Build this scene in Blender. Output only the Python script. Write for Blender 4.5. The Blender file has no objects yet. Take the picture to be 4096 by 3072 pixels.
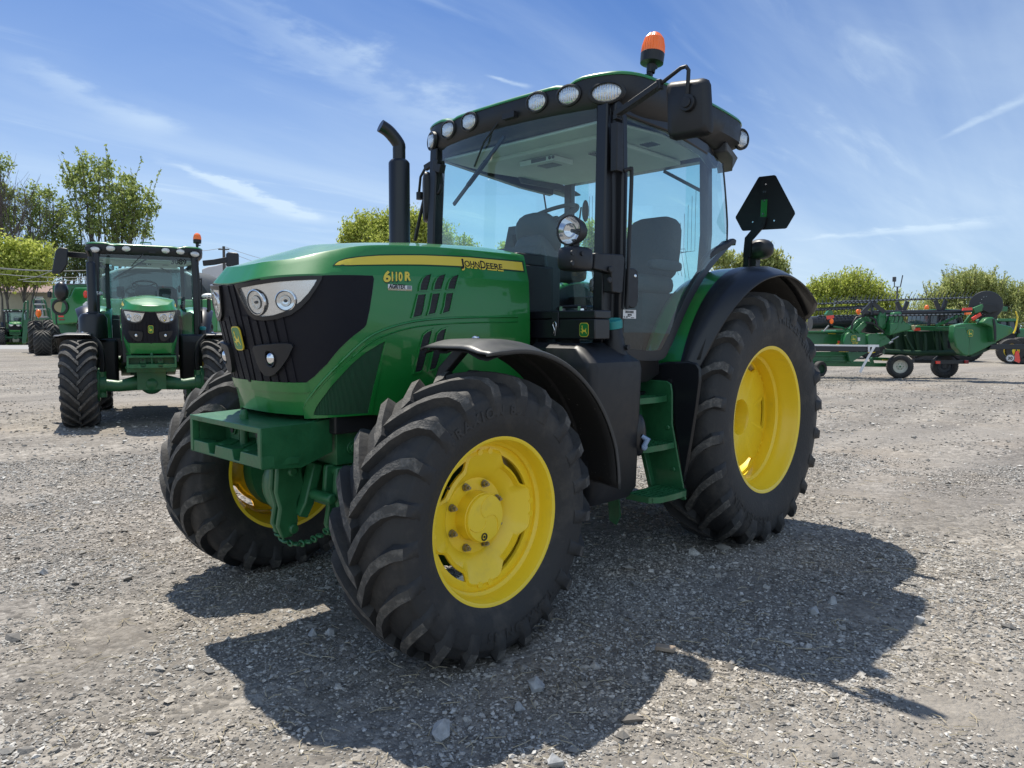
import bpy, bmesh, math, random
import numpy as np
from mathutils import Vector, Matrix
from mathutils.geometry import delaunay_2d_cdt
random.seed(7); rng = np.random.default_rng(11)
R_ = math.radians
SC = bpy.context.scene
COL = SC.collection
# ------------------------------------------------------------------ camera
CAM = np.array([4.765, 3.282, 1.427]); YAW, PIT, ROL, FPX = R_(-135.619), R_(-4.141), R_(0.203), 2943.2   # focal length in px of a 4096 px wide frame
cF = np.array([math.cos(PIT)*math.cos(YAW), math.cos(PIT)*math.sin(YAW), math.sin(PIT)])
_r = np.array([math.sin(YAW), -math.cos(YAW), 0.]); _u = np.cross(_r, cF)
cR = _r*math.cos(ROL)+_u*math.sin(ROL); cU = -_r*math.sin(ROL)+_u*math.cos(ROL)
cam = bpy.data.objects.new('camera', bpy.data.cameras.new('camera')); COL.objects.link(cam)
M = Matrix.Identity(4)
for i in range(3): M[i][0], M[i][1], M[i][2], M[i][3] = cR[i], cU[i], -cF[i], CAM[i]
cam.matrix_world = M
cam.data.sensor_width = 36; cam.data.lens = FPX/4096*36; cam.data.clip_start = .05; cam.data.clip_end = 2000
SC.camera = cam
# ------------------------------------------------------------------ world: sky with thin cirrus
SUN = Vector((-.15, -.476, 1)).normalized(); SUN_EL = math.asin(SUN.z)
W = bpy.data.worlds.new('World'); SC.world = W; W.use_nodes = True
nt = W.node_tree; N = nt.nodes; L = nt.links; bg = N['Background']
sky = N.new('ShaderNodeTexSky'); sky.sky_type = 'NISHITA'; sky.sun_disc = False
sky.sun_elevation = SUN_EL; sky.sun_rotation = math.atan2(SUN.x, SUN.y); sky.air_density = 1.0; sky.dust_density = .6; sky.ozone_density = 2.2; sky.altitude = 50
def mnode(op, a, b=None, c=None, t=None):
    t = t or nt
    n = t.nodes.new('ShaderNodeMath'); n.operation = op
    for k, x in enumerate((a, b, c)):
        if x is None: continue
        if isinstance(x, (int, float)): n.inputs[k].default_value = x
        else: t.links.new(x, n.inputs[k])
    return n.outputs[0]
tc = N.new('ShaderNodeTexCoord'); sp = N.new('ShaderNodeSeparateXYZ'); L.new(tc.outputs['Generated'], sp.inputs[0])
zz = mnode('MAXIMUM', mnode('ADD', sp.outputs[2], .10), .02)
cu = mnode('DIVIDE', sp.outputs[0], zz); cv = mnode('DIVIDE', sp.outputs[1], zz)
cb = N.new('ShaderNodeCombineXYZ'); L.new(cu, cb.inputs[0]); L.new(cv, cb.inputs[1])
def cloud(rot, scale, nscale, detail, dist, lo, hi, off):
    mp = N.new('ShaderNodeMapping'); mp.inputs['Rotation'].default_value = (0, 0, R_(rot)); mp.inputs['Scale'].default_value = scale
    mp.inputs['Location'].default_value = off
    L.new(cb.outputs[0], mp.inputs[0])
    n = N.new('ShaderNodeTexNoise'); n.inputs['Scale'].default_value = nscale; n.inputs['Detail'].default_value = detail; n.inputs['Roughness'].default_value = .58; n.inputs['Distortion'].default_value = dist
    L.new(mp.outputs[0], n.inputs['Vector'])
    r = N.new('ShaderNodeMapRange'); r.interpolation_type = 'SMOOTHSTEP'; r.inputs[1].default_value = lo; r.inputs[2].default_value = hi
    L.new(n.outputs['Fac'], r.inputs[0]); return r.outputs[0]
c1 = cloud(20, (.35, 1.5, 1), 1.0, 8, .5, .46, .80, (3.1, .4, 0))
c2 = cloud(-25, (.3, 1.0, 1), .55, 6, .8, .32, .80, (1.7, 5.2, 0))
c3 = cloud(40, (.5, 2.4, 1), 1.6, 9, 1.1, .55, .84, (7.3, 2.2, 0))
cf = mnode('MINIMUM', mnode('ADD', mnode('ADD', mnode('MULTIPLY', c1, .16), mnode('MULTIPLY', c2, .36)), mnode('MULTIPLY', c3, .28)), .60)
# single wisps of cirrus, each a soft band between two bearings of the sky
def bearing(px, py):
    d = cF+cR*(px/.54-2048)/FPX+cU*(1536-py/.54)/FPX; d = d/np.linalg.norm(d); return d[0]/(d[2]+.10), d[1]/(d[2]+.10)
wn = N.new('ShaderNodeTexNoise'); wn.inputs['Scale'].default_value = 5.5; wn.inputs['Detail'].default_value = 8; wn.inputs['Roughness'].default_value = .6; L.new(cb.outputs[0], wn.inputs['Vector'])
def sstep(v, a, b):
    r = N.new('ShaderNodeMapRange'); r.interpolation_type = 'SMOOTHSTEP'; r.inputs[1].default_value = a; r.inputs[2].default_value = b; L.new(v, r.inputs[0]); return r.outputs[0]
def wisp(p0, p1, w0, w1, amp, grain=1.0):
    u0, v0 = bearing(*p0); u1, v1 = bearing(*p1); l = math.hypot(u1-u0, v1-v0); ax, ay = (u1-u0)/l, (v1-v0)/l
    du = mnode('SUBTRACT', cu, u0); dv = mnode('SUBTRACT', cv, v0); wob = mnode('MULTIPLY', mnode('SUBTRACT', wn.outputs['Fac'], .5), w1*grain*1.6)
    t = mnode('DIVIDE', mnode('ADD', mnode('MULTIPLY', du, ax), mnode('MULTIPLY', dv, ay)), l); s = mnode('ABSOLUTE', mnode('ADD', mnode('SUBTRACT', mnode('MULTIPLY', dv, ax), mnode('MULTIPLY', du, ay)), wob))
    k = mnode('SUBTRACT', 1.0, mnode('DIVIDE', s, mnode('ADD', mnode('MULTIPLY', mnode('MAXIMUM', t, 0.0), w1-w0), w0)))
    m = mnode('MULTIPLY', mnode('MULTIPLY', sstep(k, 0, 1), sstep(t, 0, .35)), mnode('SUBTRACT', 1.0, sstep(t, .75, 1.05)))
    return mnode('MULTIPLY', m, mnode('MULTIPLY', mnode('ADD', mnode('MULTIPLY', sstep(wn.outputs['Fac'], .3, .7), .7), .3), amp))
for w_ in (wisp((300, 325), (700, 482), .04, .16, .70), wisp((380, -60), (1040, 300), .10, .30, .34), wisp((-60, 90), (380, 300), .06, .16, .26), wisp((1680, 522), (2200, 476), .06, .22, .36), wisp((2010, 310), (2260, 190), .02, .05, .34), wisp((1040, 160), (1150, 190), .012, .03, .5, 1.6)):
    cf = mnode('MINIMUM', mnode('ADD', cf, w_), .80)
# a brighter bank of cloud is added unseen behind the viewer to fill the shaded sides (it shows in the lamps and panes)
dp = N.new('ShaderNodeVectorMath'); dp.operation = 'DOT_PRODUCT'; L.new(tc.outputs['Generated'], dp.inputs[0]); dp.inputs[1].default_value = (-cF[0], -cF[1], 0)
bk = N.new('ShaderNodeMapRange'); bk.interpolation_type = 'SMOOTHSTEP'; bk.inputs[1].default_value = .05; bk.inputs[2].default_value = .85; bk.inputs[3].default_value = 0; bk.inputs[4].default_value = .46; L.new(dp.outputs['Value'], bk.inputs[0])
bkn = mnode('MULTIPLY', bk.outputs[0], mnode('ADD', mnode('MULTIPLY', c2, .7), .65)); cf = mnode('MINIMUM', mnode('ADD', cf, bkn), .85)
# more veil towards the horizon, where one looks through more of the cloud layer
hz = N.new('ShaderNodeMapRange'); hz.inputs[1].default_value = 0; hz.inputs[2].default_value = .42; hz.inputs[3].default_value = .52; hz.inputs[4].default_value = 0; hz.interpolation_type = 'SMOOTHSTEP'
L.new(sp.outputs[2], hz.inputs[0]); cf = mnode('MINIMUM', mnode('ADD', cf, hz.outputs[0]), .85)
tint = N.new('ShaderNodeMix'); tint.data_type = 'RGBA'; tint.blend_type = 'MULTIPLY'; tint.inputs[0].default_value = 1
L.new(sky.outputs[0], tint.inputs[6]); tint.inputs[7].default_value = (.30, .50, .80, 1)
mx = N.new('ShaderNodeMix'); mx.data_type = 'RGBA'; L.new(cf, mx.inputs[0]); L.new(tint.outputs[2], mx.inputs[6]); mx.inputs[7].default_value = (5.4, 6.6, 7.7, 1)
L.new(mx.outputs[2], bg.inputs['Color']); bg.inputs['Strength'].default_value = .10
# ------------------------------------------------------------------ sun
sl = bpy.data.lights.new('sun', 'SUN'); sl.energy = 4.6; sl.angle = R_(.53); sl.color = (1, .94, .83)
so = bpy.data.objects.new('sun', sl); COL.objects.link(so); so.rotation_euler = (-SUN).to_track_quat('-Z', 'Y').to_euler(); so.location = (0, 0, 30)
vs = SC.view_settings; vs.view_transform = 'Standard'; vs.look = 'None'; vs.exposure = 0.45; vs.gamma = 1; vs.use_curve_mapping = False
SC.cycles.max_bounces = 10; SC.cycles.transparent_max_bounces = 24; SC.cycles.glossy_bounces = 4; SC.cycles.use_denoising = True; SC.cycles.caustics_reflective = False; SC.cycles.caustics_refractive = False
# ------------------------------------------------------------------ rays of the survey photograph -> points on real planes
def ray(px, py): return cF+cR*(px-2048)/FPX+cU*(1536-py)/FPX
def on(p, **k):
    d = ray(*p); (a, v), = k.items(); i = 'xyz'.index(a); return Vector(CAM+d*(v-CAM[i])/d[i])
def deep(p, D): return Vector(CAM+ray(*p)*D)
def px_of(P):
    d = np.asarray(P)-CAM; w = d@cF; return 2048+FPX*(d@cR)/w, 1536-FPX*(d@cU)/w
def reg(x0, y0, s): return lambda u, v: (x0+u/s, y0+v/s)
r3 = reg(800, 900, 1.58); r4 = reg(1600, 100, 1.58); r5 = reg(2000, 900, 1.58); r6 = reg(600, 1500, 1.58); r7 = reg(1300, 1600, 1.58); r8 = reg(2400, 1000, 1.58)
h5 = reg(800, 950, 3.16); h6 = reg(1300, 1300, 2.4578); h7 = reg(2050, 1150, 3.16); h8 = reg(2700, 650, 3.16)
# ------------------------------------------------------------------ scene-graph helpers
def tag(o, label=None, cat=None, group=None, kind=None):
    if label: o['label'] = label
    if cat: o['category'] = cat
    if group: o['group'] = group
    if kind: o['kind'] = kind
    return o
def empty(name, loc=(0, 0, 0), rz=0, parent=None):
    o = bpy.data.objects.new(name, None); COL.objects.link(o); o.location = loc; o.rotation_euler = (0, 0, rz); o.empty_display_size = .2
    if parent: o.parent = parent
    return o
def copy_tree(o, parent=None, skip=()):
    c = o.copy(); COL.objects.link(c); c.parent = parent
    for ch in list(o.children):
        if ch.name.split('.')[0] in skip: continue
        copy_tree(ch, c, skip)
    return c
class MB:
    def __init__(s): s.v = []; s.f = []; s.m = []
    def add(s, vs, fs, m=0):
        b = len(s.v); s.v += [tuple(v) for v in vs]
        for f in fs: s.f.append(tuple(b+i for i in f)); s.m.append(m)
    def box(s, c, d, m=0, rot=None):
        c = Vector(c); q = rot or Matrix.Identity(3)
        vs = [c+q@Vector((x*d[0]/2, y*d[1]/2, z*d[2]/2)) for x in (-1, 1) for y in (-1, 1) for z in (-1, 1)]
        s.add(vs, [(0, 1, 3, 2), (4, 6, 7, 5), (0, 4, 5, 1), (2, 3, 7, 6), (0, 2, 6, 4), (1, 5, 7, 3)], m)
    def span(s, a, b, m=0): s.box([(a[i]+b[i])/2 for i in range(3)], [abs(b[i]-a[i]) for i in range(3)], m)
    def tube(s, pts, r, n=10, m=0, rect=None, cap=True, up=(0, 0, 1)):
        pts = [Vector(p) for p in pts]; k = len(pts); rings = []; prev = None
        for i, p in enumerate(pts):
            t = (pts[min(i+1, k-1)]-pts[max(i-1, 0)]).normalized()
            if prev is None:
                a = Vector(up) if abs(t.dot(Vector(up))) < .95 else Vector((1, 0, 0))
                x = t.cross(a).normalized()
            else: x = (prev-t*prev.dot(t)).normalized()
            prev = x; y = t.cross(x); rr = r[i] if isinstance(r, (list, tuple)) else r
            if rect: ring = [p+x*a*rect[0]/2+y*b*rect[1]/2 for a, b in ((-1, -1), (1, -1), (1, 1), (-1, 1))]
            else: ring = [p+(x*math.cos(2*math.pi*j/n)+y*math.sin(2*math.pi*j/n))*rr for j in range(n)]
            rings.append(ring)
        n = len(rings[0]); vs = [v for q in rings for v in q]
        fs = [(i*n+j, i*n+(j+1) % n, (i+1)*n+(j+1) % n, (i+1)*n+j) for i in range(k-1) for j in range(n)]
        if cap: fs += [tuple(range(n-1, -1, -1)), tuple((k-1)*n+j for j in range(n))]
        s.add(vs, fs, m)
    def bar(s, a, b, w, h, m=0, up=(0, 0, 1)): s.tube([a, b], 0, rect=(w, h), m=m, up=up)
    def lathe(s, prof, o=(0, 0, 0), ax=(0, 1, 0), n=32, m=0, mats=None, a0=0, a1=2*math.pi):
        o = Vector(o); ax = Vector(ax).normalized(); t = Vector((0, 0, 1)) if abs(ax.z) < .9 else Vector((1, 0, 0))
        x = ax.cross(t).normalized(); y = ax.cross(x); full = abs(a1-a0-2*math.pi) < 1e-6; k = n if full else n+1
        vs = [o+ax*a+(x*math.cos(a0+(a1-a0)*j/n)+y*math.sin(a0+(a1-a0)*j/n))*r for a, r in prof for j in range(k)]
        for i in range(len(prof)-1):
            fs = [(i*k+j, i*k+(j+1) % k, (i+1)*k+(j+1) % k, (i+1)*k+j) for j in range(k if full else k-1)]
            if i == 0: b = len(s.v); s.v += [tuple(v) for v in vs]
            for f in fs: s.f.append(tuple(b+q for q in f)); s.m.append(mats[i] if mats else m)
    def cyl(s, a, b, r, n=16, m=0, r2=None):
        a = Vector(a); b = Vector(b); h = (b-a).length; r2 = r if r2 is None else r2
        s.lathe([(0, 1e-4), (0, r), (h, r2), (h, 1e-4)], a, b-a, n, m)
    def prism(s, poly, off, m=0, m_side=None):
        off = Vector(off); p = [Vector(q) for q in poly]; n = len(p)
        s.add(p+[q+off for q in p], [tuple(range(n-1, -1, -1)), tuple(range(n, 2*n))], m)
        b = len(s.v)-2*n
        for i in range(n): s.f.append((b+i, b+(i+1) % n, b+n+(i+1) % n, b+n+i)); s.m.append(m if m_side is None else m_side)
    def ell(s, c, r, n=16, k=10, m=0, rot=None, lo=-90, hi=90):
        q = rot or Matrix.Identity(3); c = Vector(c); vs = []
        for i in range(k+1):
            t = R_(lo+(hi-lo)*i/k)
            for j in range(n):
                a = 2*math.pi*j/n; vs.append(c+q@Vector((r[0]*math.cos(t)*math.cos(a), r[1]*math.cos(t)*math.sin(a), r[2]*math.sin(t))))
        s.add(vs, [(i*n+j, i*n+(j+1) % n, (i+1)*n+(j+1) % n, (i+1)*n+j) for i in range(k) for j in range(n)], m)
    def grid(s, rows, m=0, closed=False):
        k = len(rows[0]); vs = [v for r in rows for v in r]
        s.add(vs, [(i*k+j, i*k+(j+1) % k, (i+1)*k+(j+1) % k, (i+1)*k+j) for i in range(len(rows)-1) for j in range(k if closed else k-1)], m)
    def build(s, name, mats, parent=None, smooth=35, bevel=0, solid=0, loc=None):
        me = bpy.data.meshes.new(name); me.from_pydata(s.v, [], s.f)
        for mt in (mats if isinstance(mats, (list, tuple)) else [mats]): me.materials.append(mt)
        me.polygons.foreach_set('material_index', s.m)
        bm = bmesh.new(); bm.from_mesh(me); bmesh.ops.remove_doubles(bm, verts=bm.verts, dist=2e-5); bmesh.ops.recalc_face_normals(bm, faces=bm.faces); bm.to_mesh(me); bm.free()
        if smooth:
            me.shade_smooth(); me.set_sharp_from_angle(angle=R_(smooth))
        o = bpy.data.objects.new(name, me); COL.objects.link(o)
        if parent: o.parent = parent
        if loc: o.location = loc
        if solid:
            md = o.modifiers.new('solid', 'SOLIDIFY'); md.thickness = solid; md.offset = 0
        if bevel:
            md = o.modifiers.new('bevel', 'BEVEL'); md.width = bevel; md.segments = 2; md.limit_method = 'ANGLE'; md.angle_limit = R_(40)
        return o
def cr(pts, n=8, closed=False):
    """Catmull-Rom through points of any dimension."""
    P = [np.array(p, float) for p in pts]; k = len(P); out = []
    for i in range(k if closed else k-1):
        a, b, c, d = (P[(i-1) % k], P[i], P[(i+1) % k], P[(i+2) % k]) if closed else (P[max(i-1, 0)], P[i], P[i+1], P[min(i+2, k-1)])
        for j in range(n):
            t = j/n; out.append(.5*(2*b+(c-a)*t+(2*a-5*b+4*c-d)*t*t+(3*b-a-3*c+d)*t**3))
    if not closed: out.append(P[-1])
    return out
def crv(tab, s):
    i = min(int(s), len(tab)-2); t = s-i; a, b, c, d = (np.array(tab[max(0, min(len(tab)-1, q))]) for q in (i-1, i, i+1, i+2))
    return .5*(2*b+(c-a)*t+(2*a-5*b+4*c-d)*t*t+(3*b-a-3*c+d)*t**3)
def fill(poly, step, holes=()):
    """2-D polygon -> triangles with interior points so it can follow a curved surface."""
    def dens(q):
        out = []
        for i in range(len(q)):
            a = np.array(q[i], float); b = np.array(q[(i+1) % len(q)], float); n = max(1, int(np.max(np.abs(b-a)/np.array(step))))
            out += [tuple(a+(b-a)*j/n) for j in range(n)]
        return out
    loops = [dens(poly)]+[dens(h) for h in holes]; vs = []; ed = []
    for lp in loops:
        b = len(vs); vs += lp; ed += [(b+i, b+(i+1) % len(lp)) for i in range(len(lp))]
    A = np.array(loops[0]); lo = A.min(0); hi = A.max(0)
    def inside(p, q):
        c = False; j = len(q)-1
        for i in range(len(q)):
            if (q[i][1] > p[1]) != (q[j][1] > p[1]) and p[0] < (q[j][0]-q[i][0])*(p[1]-q[i][1])/(q[j][1]-q[i][1])+q[i][0]: c = not c
            j = i
        return c
    for gx in np.arange(lo[0]+step[0]/2, hi[0], step[0]):
        for gy in np.arange(lo[1]+step[1]/2, hi[1], step[1]):
            if inside((gx, gy), loops[0]) and not any(inside((gx, gy), h) for h in loops[1:]): vs.append((gx, gy))
    r = delaunay_2d_cdt([Vector(v) for v in vs], ed, [], 2 if not holes else 2, 1e-7)
    V = [tuple(v) for v in r[0]]; F = []
    for f in r[2]:
        c = np.mean([V[i] for i in f], axis=0)
        if inside(c, loops[0]) and not any(inside(c, h) for h in loops[1:]): F.append(tuple(f))
    return V, F
def skin(mb, poly, fn, off, thick, step, m=0, holes=(), m_side=None):
    """plate of a given thickness lying on surface fn(a, b) -> (point, normal)."""
    V, F = fill(poly, step, holes); T = []; Bt = []
    for a, b in V:
        p, n = fn(a, b); T.append(p+n*(off+thick)); Bt.append(p+n*off)
    k = len(V); ec = {}
    for f in F:
        for i in range(len(f)):
            e = (f[i], f[(i+1) % len(f)]); ec[e] = 1
    mb.add(T+Bt, list(F), m)
    b = len(mb.v)-2*k
    for (i, j) in ec:
        if (j, i) not in ec: mb.f.append((b+i, b+j, b+k+j, b+k+i)); mb.m.append(m if m_side is None else m_side)
def text2d(body, size, bold=0, space=1.0, shear=0):
    cu = bpy.data.curves.new('t', 'FONT'); cu.body = body; cu.size = size; cu.offset = bold; cu.space_character = space; cu.shear = shear; cu.resolution_u = 4
    o = bpy.data.objects.new('t', cu); COL.objects.link(o); bpy.context.view_layer.update()
    me = o.to_mesh(); V = [(v.co.x, v.co.y) for v in me.vertices]; F = [tuple(p.vertices) for p in me.polygons]; o.to_mesh_clear()
    bpy.data.objects.remove(o); bpy.data.curves.remove(cu); return V, F
def flat_text(mb, body, o, ux, uy, size, m=0, bold=0, space=1, centre=False, width=None, shear=0, lift=.002):
    V, F = text2d(body, size, bold, space, shear); xs = [v[0] for v in V]; x0, x1 = min(xs), max(xs); sc = 1 if width is None else width/(x1-x0)
    ux = Vector(ux).normalized(); uy = Vector(uy).normalized(); n = ux.cross(uy); sh = (x0+x1)/2 if centre else x0
    mb.add([Vector(o)+ux*(x-sh)*sc+uy*y+n*lift for x, y in V], F, m)
# ------------------------------------------------------------------ materials
MATS = {}
def mat(name, col, rough=.5, metal=0, coat=0, spec=.5, noise=0, nscale=8, bump=0, bscale=60, trans=0, emis=None, dirt=None):
    m = bpy.data.materials.new(name); m.use_nodes = True; t = m.node_tree; b = t.nodes['Principled BSDF']; MATS[name] = m
    b.inputs['Base Color'].default_value = (*col, 1); b.inputs['Roughness'].default_value = rough; b.inputs['Metallic'].default_value = metal
    b.inputs['Coat Weight'].default_value = coat; b.inputs['Coat Roughness'].default_value = .06; b.inputs['Specular IOR Level'].default_value = spec
    co = t.nodes.new('ShaderNodeTexCoord')
    if noise or dirt:
        n = t.nodes.new('ShaderNodeTexNoise'); n.inputs['Scale'].default_value = nscale; n.inputs['Detail'].default_value = 6; n.inputs['Roughness'].default_value = .65
        t.links.new(co.outputs['Object'], n.inputs['Vector'])
        r = t.nodes.new('ShaderNodeMapRange'); r.inputs[1].default_value = .3; r.inputs[2].default_value = .7
        t.links.new(n.outputs['Fac'], r.inputs[0])
        x = t.nodes.new('ShaderNodeMix'); x.data_type = 'RGBA'; t.links.new(r.outputs[0], x.inputs[0])
        if dirt:
            r.inputs[1].default_value, r.inputs[2].default_value = dirt[1], dirt[2]
            x.inputs[6].default_value = (*col, 1); x.inputs[7].default_value = (*dirt[0], 1)
        else:
            x.inputs[6].default_value = (*[c*(1-noise) for c in col], 1); x.inputs[7].default_value = (*[min(1, c*(1+noise)) for c in col], 1)
        t.links.new(x.outputs[2], b.inputs['Base Color'])
        if not dirt:
            rr = t.nodes.new('ShaderNodeMapRange'); rr.inputs[3].default_value = max(.02, rough-.08); rr.inputs[4].default_value = min(1, rough+.08)
            t.links.new(r.outputs[0], rr.inputs[0]); t.links.new(rr.outputs[0], b.inputs['Roughness'])
    if bump:
        n2 = t.nodes.new('ShaderNodeTexNoise'); n2.inputs['Scale'].default_value = bscale; n2.inputs['Detail'].default_value = 5; t.links.new(co.outputs['Object'], n2.inputs['Vector'])
        bp_ = t.nodes.new('ShaderNodeBump'); bp_.inputs['Strength'].default_value = bump; bp_.inputs['Distance'].default_value = .01
        t.links.new(n2.outputs['Fac'], bp_.inputs['Height']); t.links.new(bp_.outputs[0], b.inputs['Normal'])
    if emis: b.inputs['Emission Color'].default_value = (*emis[0], 1); b.inputs['Emission Strength'].default_value = emis[1]
    if trans: b.inputs['Transmission Weight'].default_value = trans
    return m
def glass(name, tint, ior=1.5, rough=0.0, strength=1.0, dust=.012):
    m = bpy.data.materials.new(name); m.use_nodes = True; t = m.node_tree; t.nodes.clear(); MATS[name] = m
    o = t.nodes.new('ShaderNodeOutputMaterial'); tr = t.nodes.new('ShaderNodeBsdfTransparent'); tr.inputs[0].default_value = (*tint, 1)
    g = t.nodes.new('ShaderNodeBsdfGlossy'); g.inputs['Roughness'].default_value = rough; ge = t.nodes.new('ShaderNodeNewGeometry'); dt = t.nodes.new('ShaderNodeVectorMath'); dt.operation = 'DOT_PRODUCT'; t.links.new(ge.outputs['Normal'], dt.inputs[0]); t.links.new(ge.outputs['Incoming'], dt.inputs[1])
    f0 = ((ior-1)/(ior+1))**2; sch = mnode('ADD', mnode('MULTIPLY', mnode('POWER', mnode('SUBTRACT', 1.0, mnode('ABSOLUTE', dt.outputs['Value'], t=t), t=t), 5.0, t=t), 1-f0, t=t), f0, t=t)
    mxx = t.nodes.new('ShaderNodeMixShader'); k = mnode('MINIMUM', mnode('MULTIPLY', sch, strength, t=t), 1.0, t=t)
    df = t.nodes.new('ShaderNodeBsdfDiffuse'); df.inputs[0].default_value = (.55, .56, .55, 1); ns = t.nodes.new('ShaderNodeTexNoise'); ns.inputs['Scale'].default_value = 5; ns.inputs['Detail'].default_value = 7; tco = t.nodes.new('ShaderNodeTexCoord'); t.links.new(tco.outputs['Object'], ns.inputs[0]); dm = t.nodes.new('ShaderNodeMixShader'); t.links.new(mnode('MULTIPLY', ns.outputs['Fac'], dust*2, t=t), dm.inputs[0]); t.links.new(tr.outputs[0], dm.inputs[1]); t.links.new(df.outputs[0], dm.inputs[2])
    t.links.new(k, mxx.inputs[0]); t.links.new(dm.outputs[0], mxx.inputs[1]); t.links.new(g.outputs[0], mxx.inputs[2]); t.links.new(mxx.outputs[0], o.inputs[0]); return m
GREEN = mat('green_paint', (.010, .195, .032), .38, coat=.68, noise=.06, nscale=3)
GREEN_C = mat('green_casting_paint', (.020, .130, .048), .45, coat=.15, noise=.18, nscale=12, bump=.15, bscale=40)
YEL = mat('yellow_paint', (.93, .67, .028), .36, coat=.3, dirt=((.62, .45, .06), .58, 1.0), nscale=9, bump=.04, bscale=25)
YEL_D = mat('yellow_decal', (.80, .62, .06), .4, coat=.3)
BLK = mat('black_plastic', (.014, .015, .018), .48, noise=.12, nscale=20, bump=.05, bscale=300)
BLK_S = mat('black_smooth', (.010, .011, .014), .36, coat=.1)
PANEL = mat('dark_screen_panel', (.007, .007, .012), .6, spec=.3, noise=.15, nscale=30, bump=.3, bscale=900)
RUB = mat('tyre_rubber', (.027, .027, .028), .70, dirt=((.075, .068, .060), .50, .82), nscale=7, bump=.25, bscale=60)
LUG = mat('worn_tread_rubber', (.068, .065, .061), .8, dirt=((.20, .185, .165), .48, .76), nscale=30, bump=.5, bscale=120)
DIRTY = mat('dirty_black_plastic', (.014, .013, .013), .8, dirt=((.22, .20, .18), .66, .72), nscale=45)
SILV = mat('lamp_silver', (.90, .91, .93), .20, metal=.9)
CHR = mat('chrome', (.80, .82, .85), .10, metal=1)
STEEL = mat('bolt_steel', (.34, .30, .20), .38, metal=.8, noise=.3, nscale=40)
LENS = mat('clear_lens', (.72, .74, .74), .12, metal=.55, coat=1, bump=.6, bscale=70)
ORANGE = mat('orange_lens', (.95, .17, .01), .30, coat=.6, emis=((1, .18, .0), .08))
TEAL = mat('teal_cap_plastic', (.02, .26, .26), .45, noise=.1)
CREAM = mat('grey_headliner', (.60, .62, .60), .9, noise=.05)
GREY = mat('dark_grey_trim', (.075, .08, .088), .6, noise=.08)
SEATM = mat('grey_seat_cloth', (.055, .062, .072), .9, noise=.2, nscale=60)
WHITE = mat('white_paint', (.75, .75, .75), .45)
RED = mat('red_reflector', (.85, .05, .02), .35, coat=.5)
FENDER_G = mat('grey_sunworn_plastic', (.05, .052, .055), .45, noise=.15, nscale=6, bump=.05, bscale=200)
GLASS = glass('cab_glass', (.80, .985, .975), 1.5, 0, 1.9, .015)
LGLASS = glass('lamp_glass', (.93, .95, .96), 1.45)
# ================================================================== THE YARD
def vnoise(x, y, seed, sc):
    """smooth value noise on arrays"""
    r = np.random.default_rng(seed); G = r.random((256, 256)); x = x/sc+100; y = y/sc+100; i = np.floor(x).astype(int); j = np.floor(y).astype(int); f = x-i; g = y-j
    f = f*f*(3-2*f); g = g*g*(3-2*g); i %= 256; j %= 256; i1 = (i+1) % 256; j1 = (j+1) % 256
    return (G[i, j]*(1-f)+G[i1, j]*f)*(1-g)+(G[i, j1]*(1-f)+G[i1, j1]*f)*g
def gz(x, y):
    x = np.asarray(x, float); y = np.asarray(y, float); d = np.hypot(x-CAM[0], y-CAM[1]); k = np.clip((45-d)/25, 0, 1)
    near = np.clip((14-d)/6, 0, 1)
    return k*(.050*(vnoise(x, y, 1, 1.7)-.5)+.020*(vnoise(x, y, 2, .55)-.5))-.004+near*(.010*(vnoise(x, y, 3, .17)-.5)+.007*(vnoise(x, y, 4, .06)-.5))
def lane(x, y):
    """worn wheel lanes crossing the yard, 0..1"""
    x = np.asarray(x, float)-CAM[0]; y = np.asarray(y, float)-CAM[1]; a = YAW-math.pi/2+R_(14); u = x*math.cos(a)+y*math.sin(a); v = -x*math.sin(a)+y*math.cos(a)
    n = vnoise(u, v*9+u*.0, 12, 9.5)*.75+vnoise(u, v*3, 13, 3.)*.25; return np.clip((n-.50)/.16, 0, 1)
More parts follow.
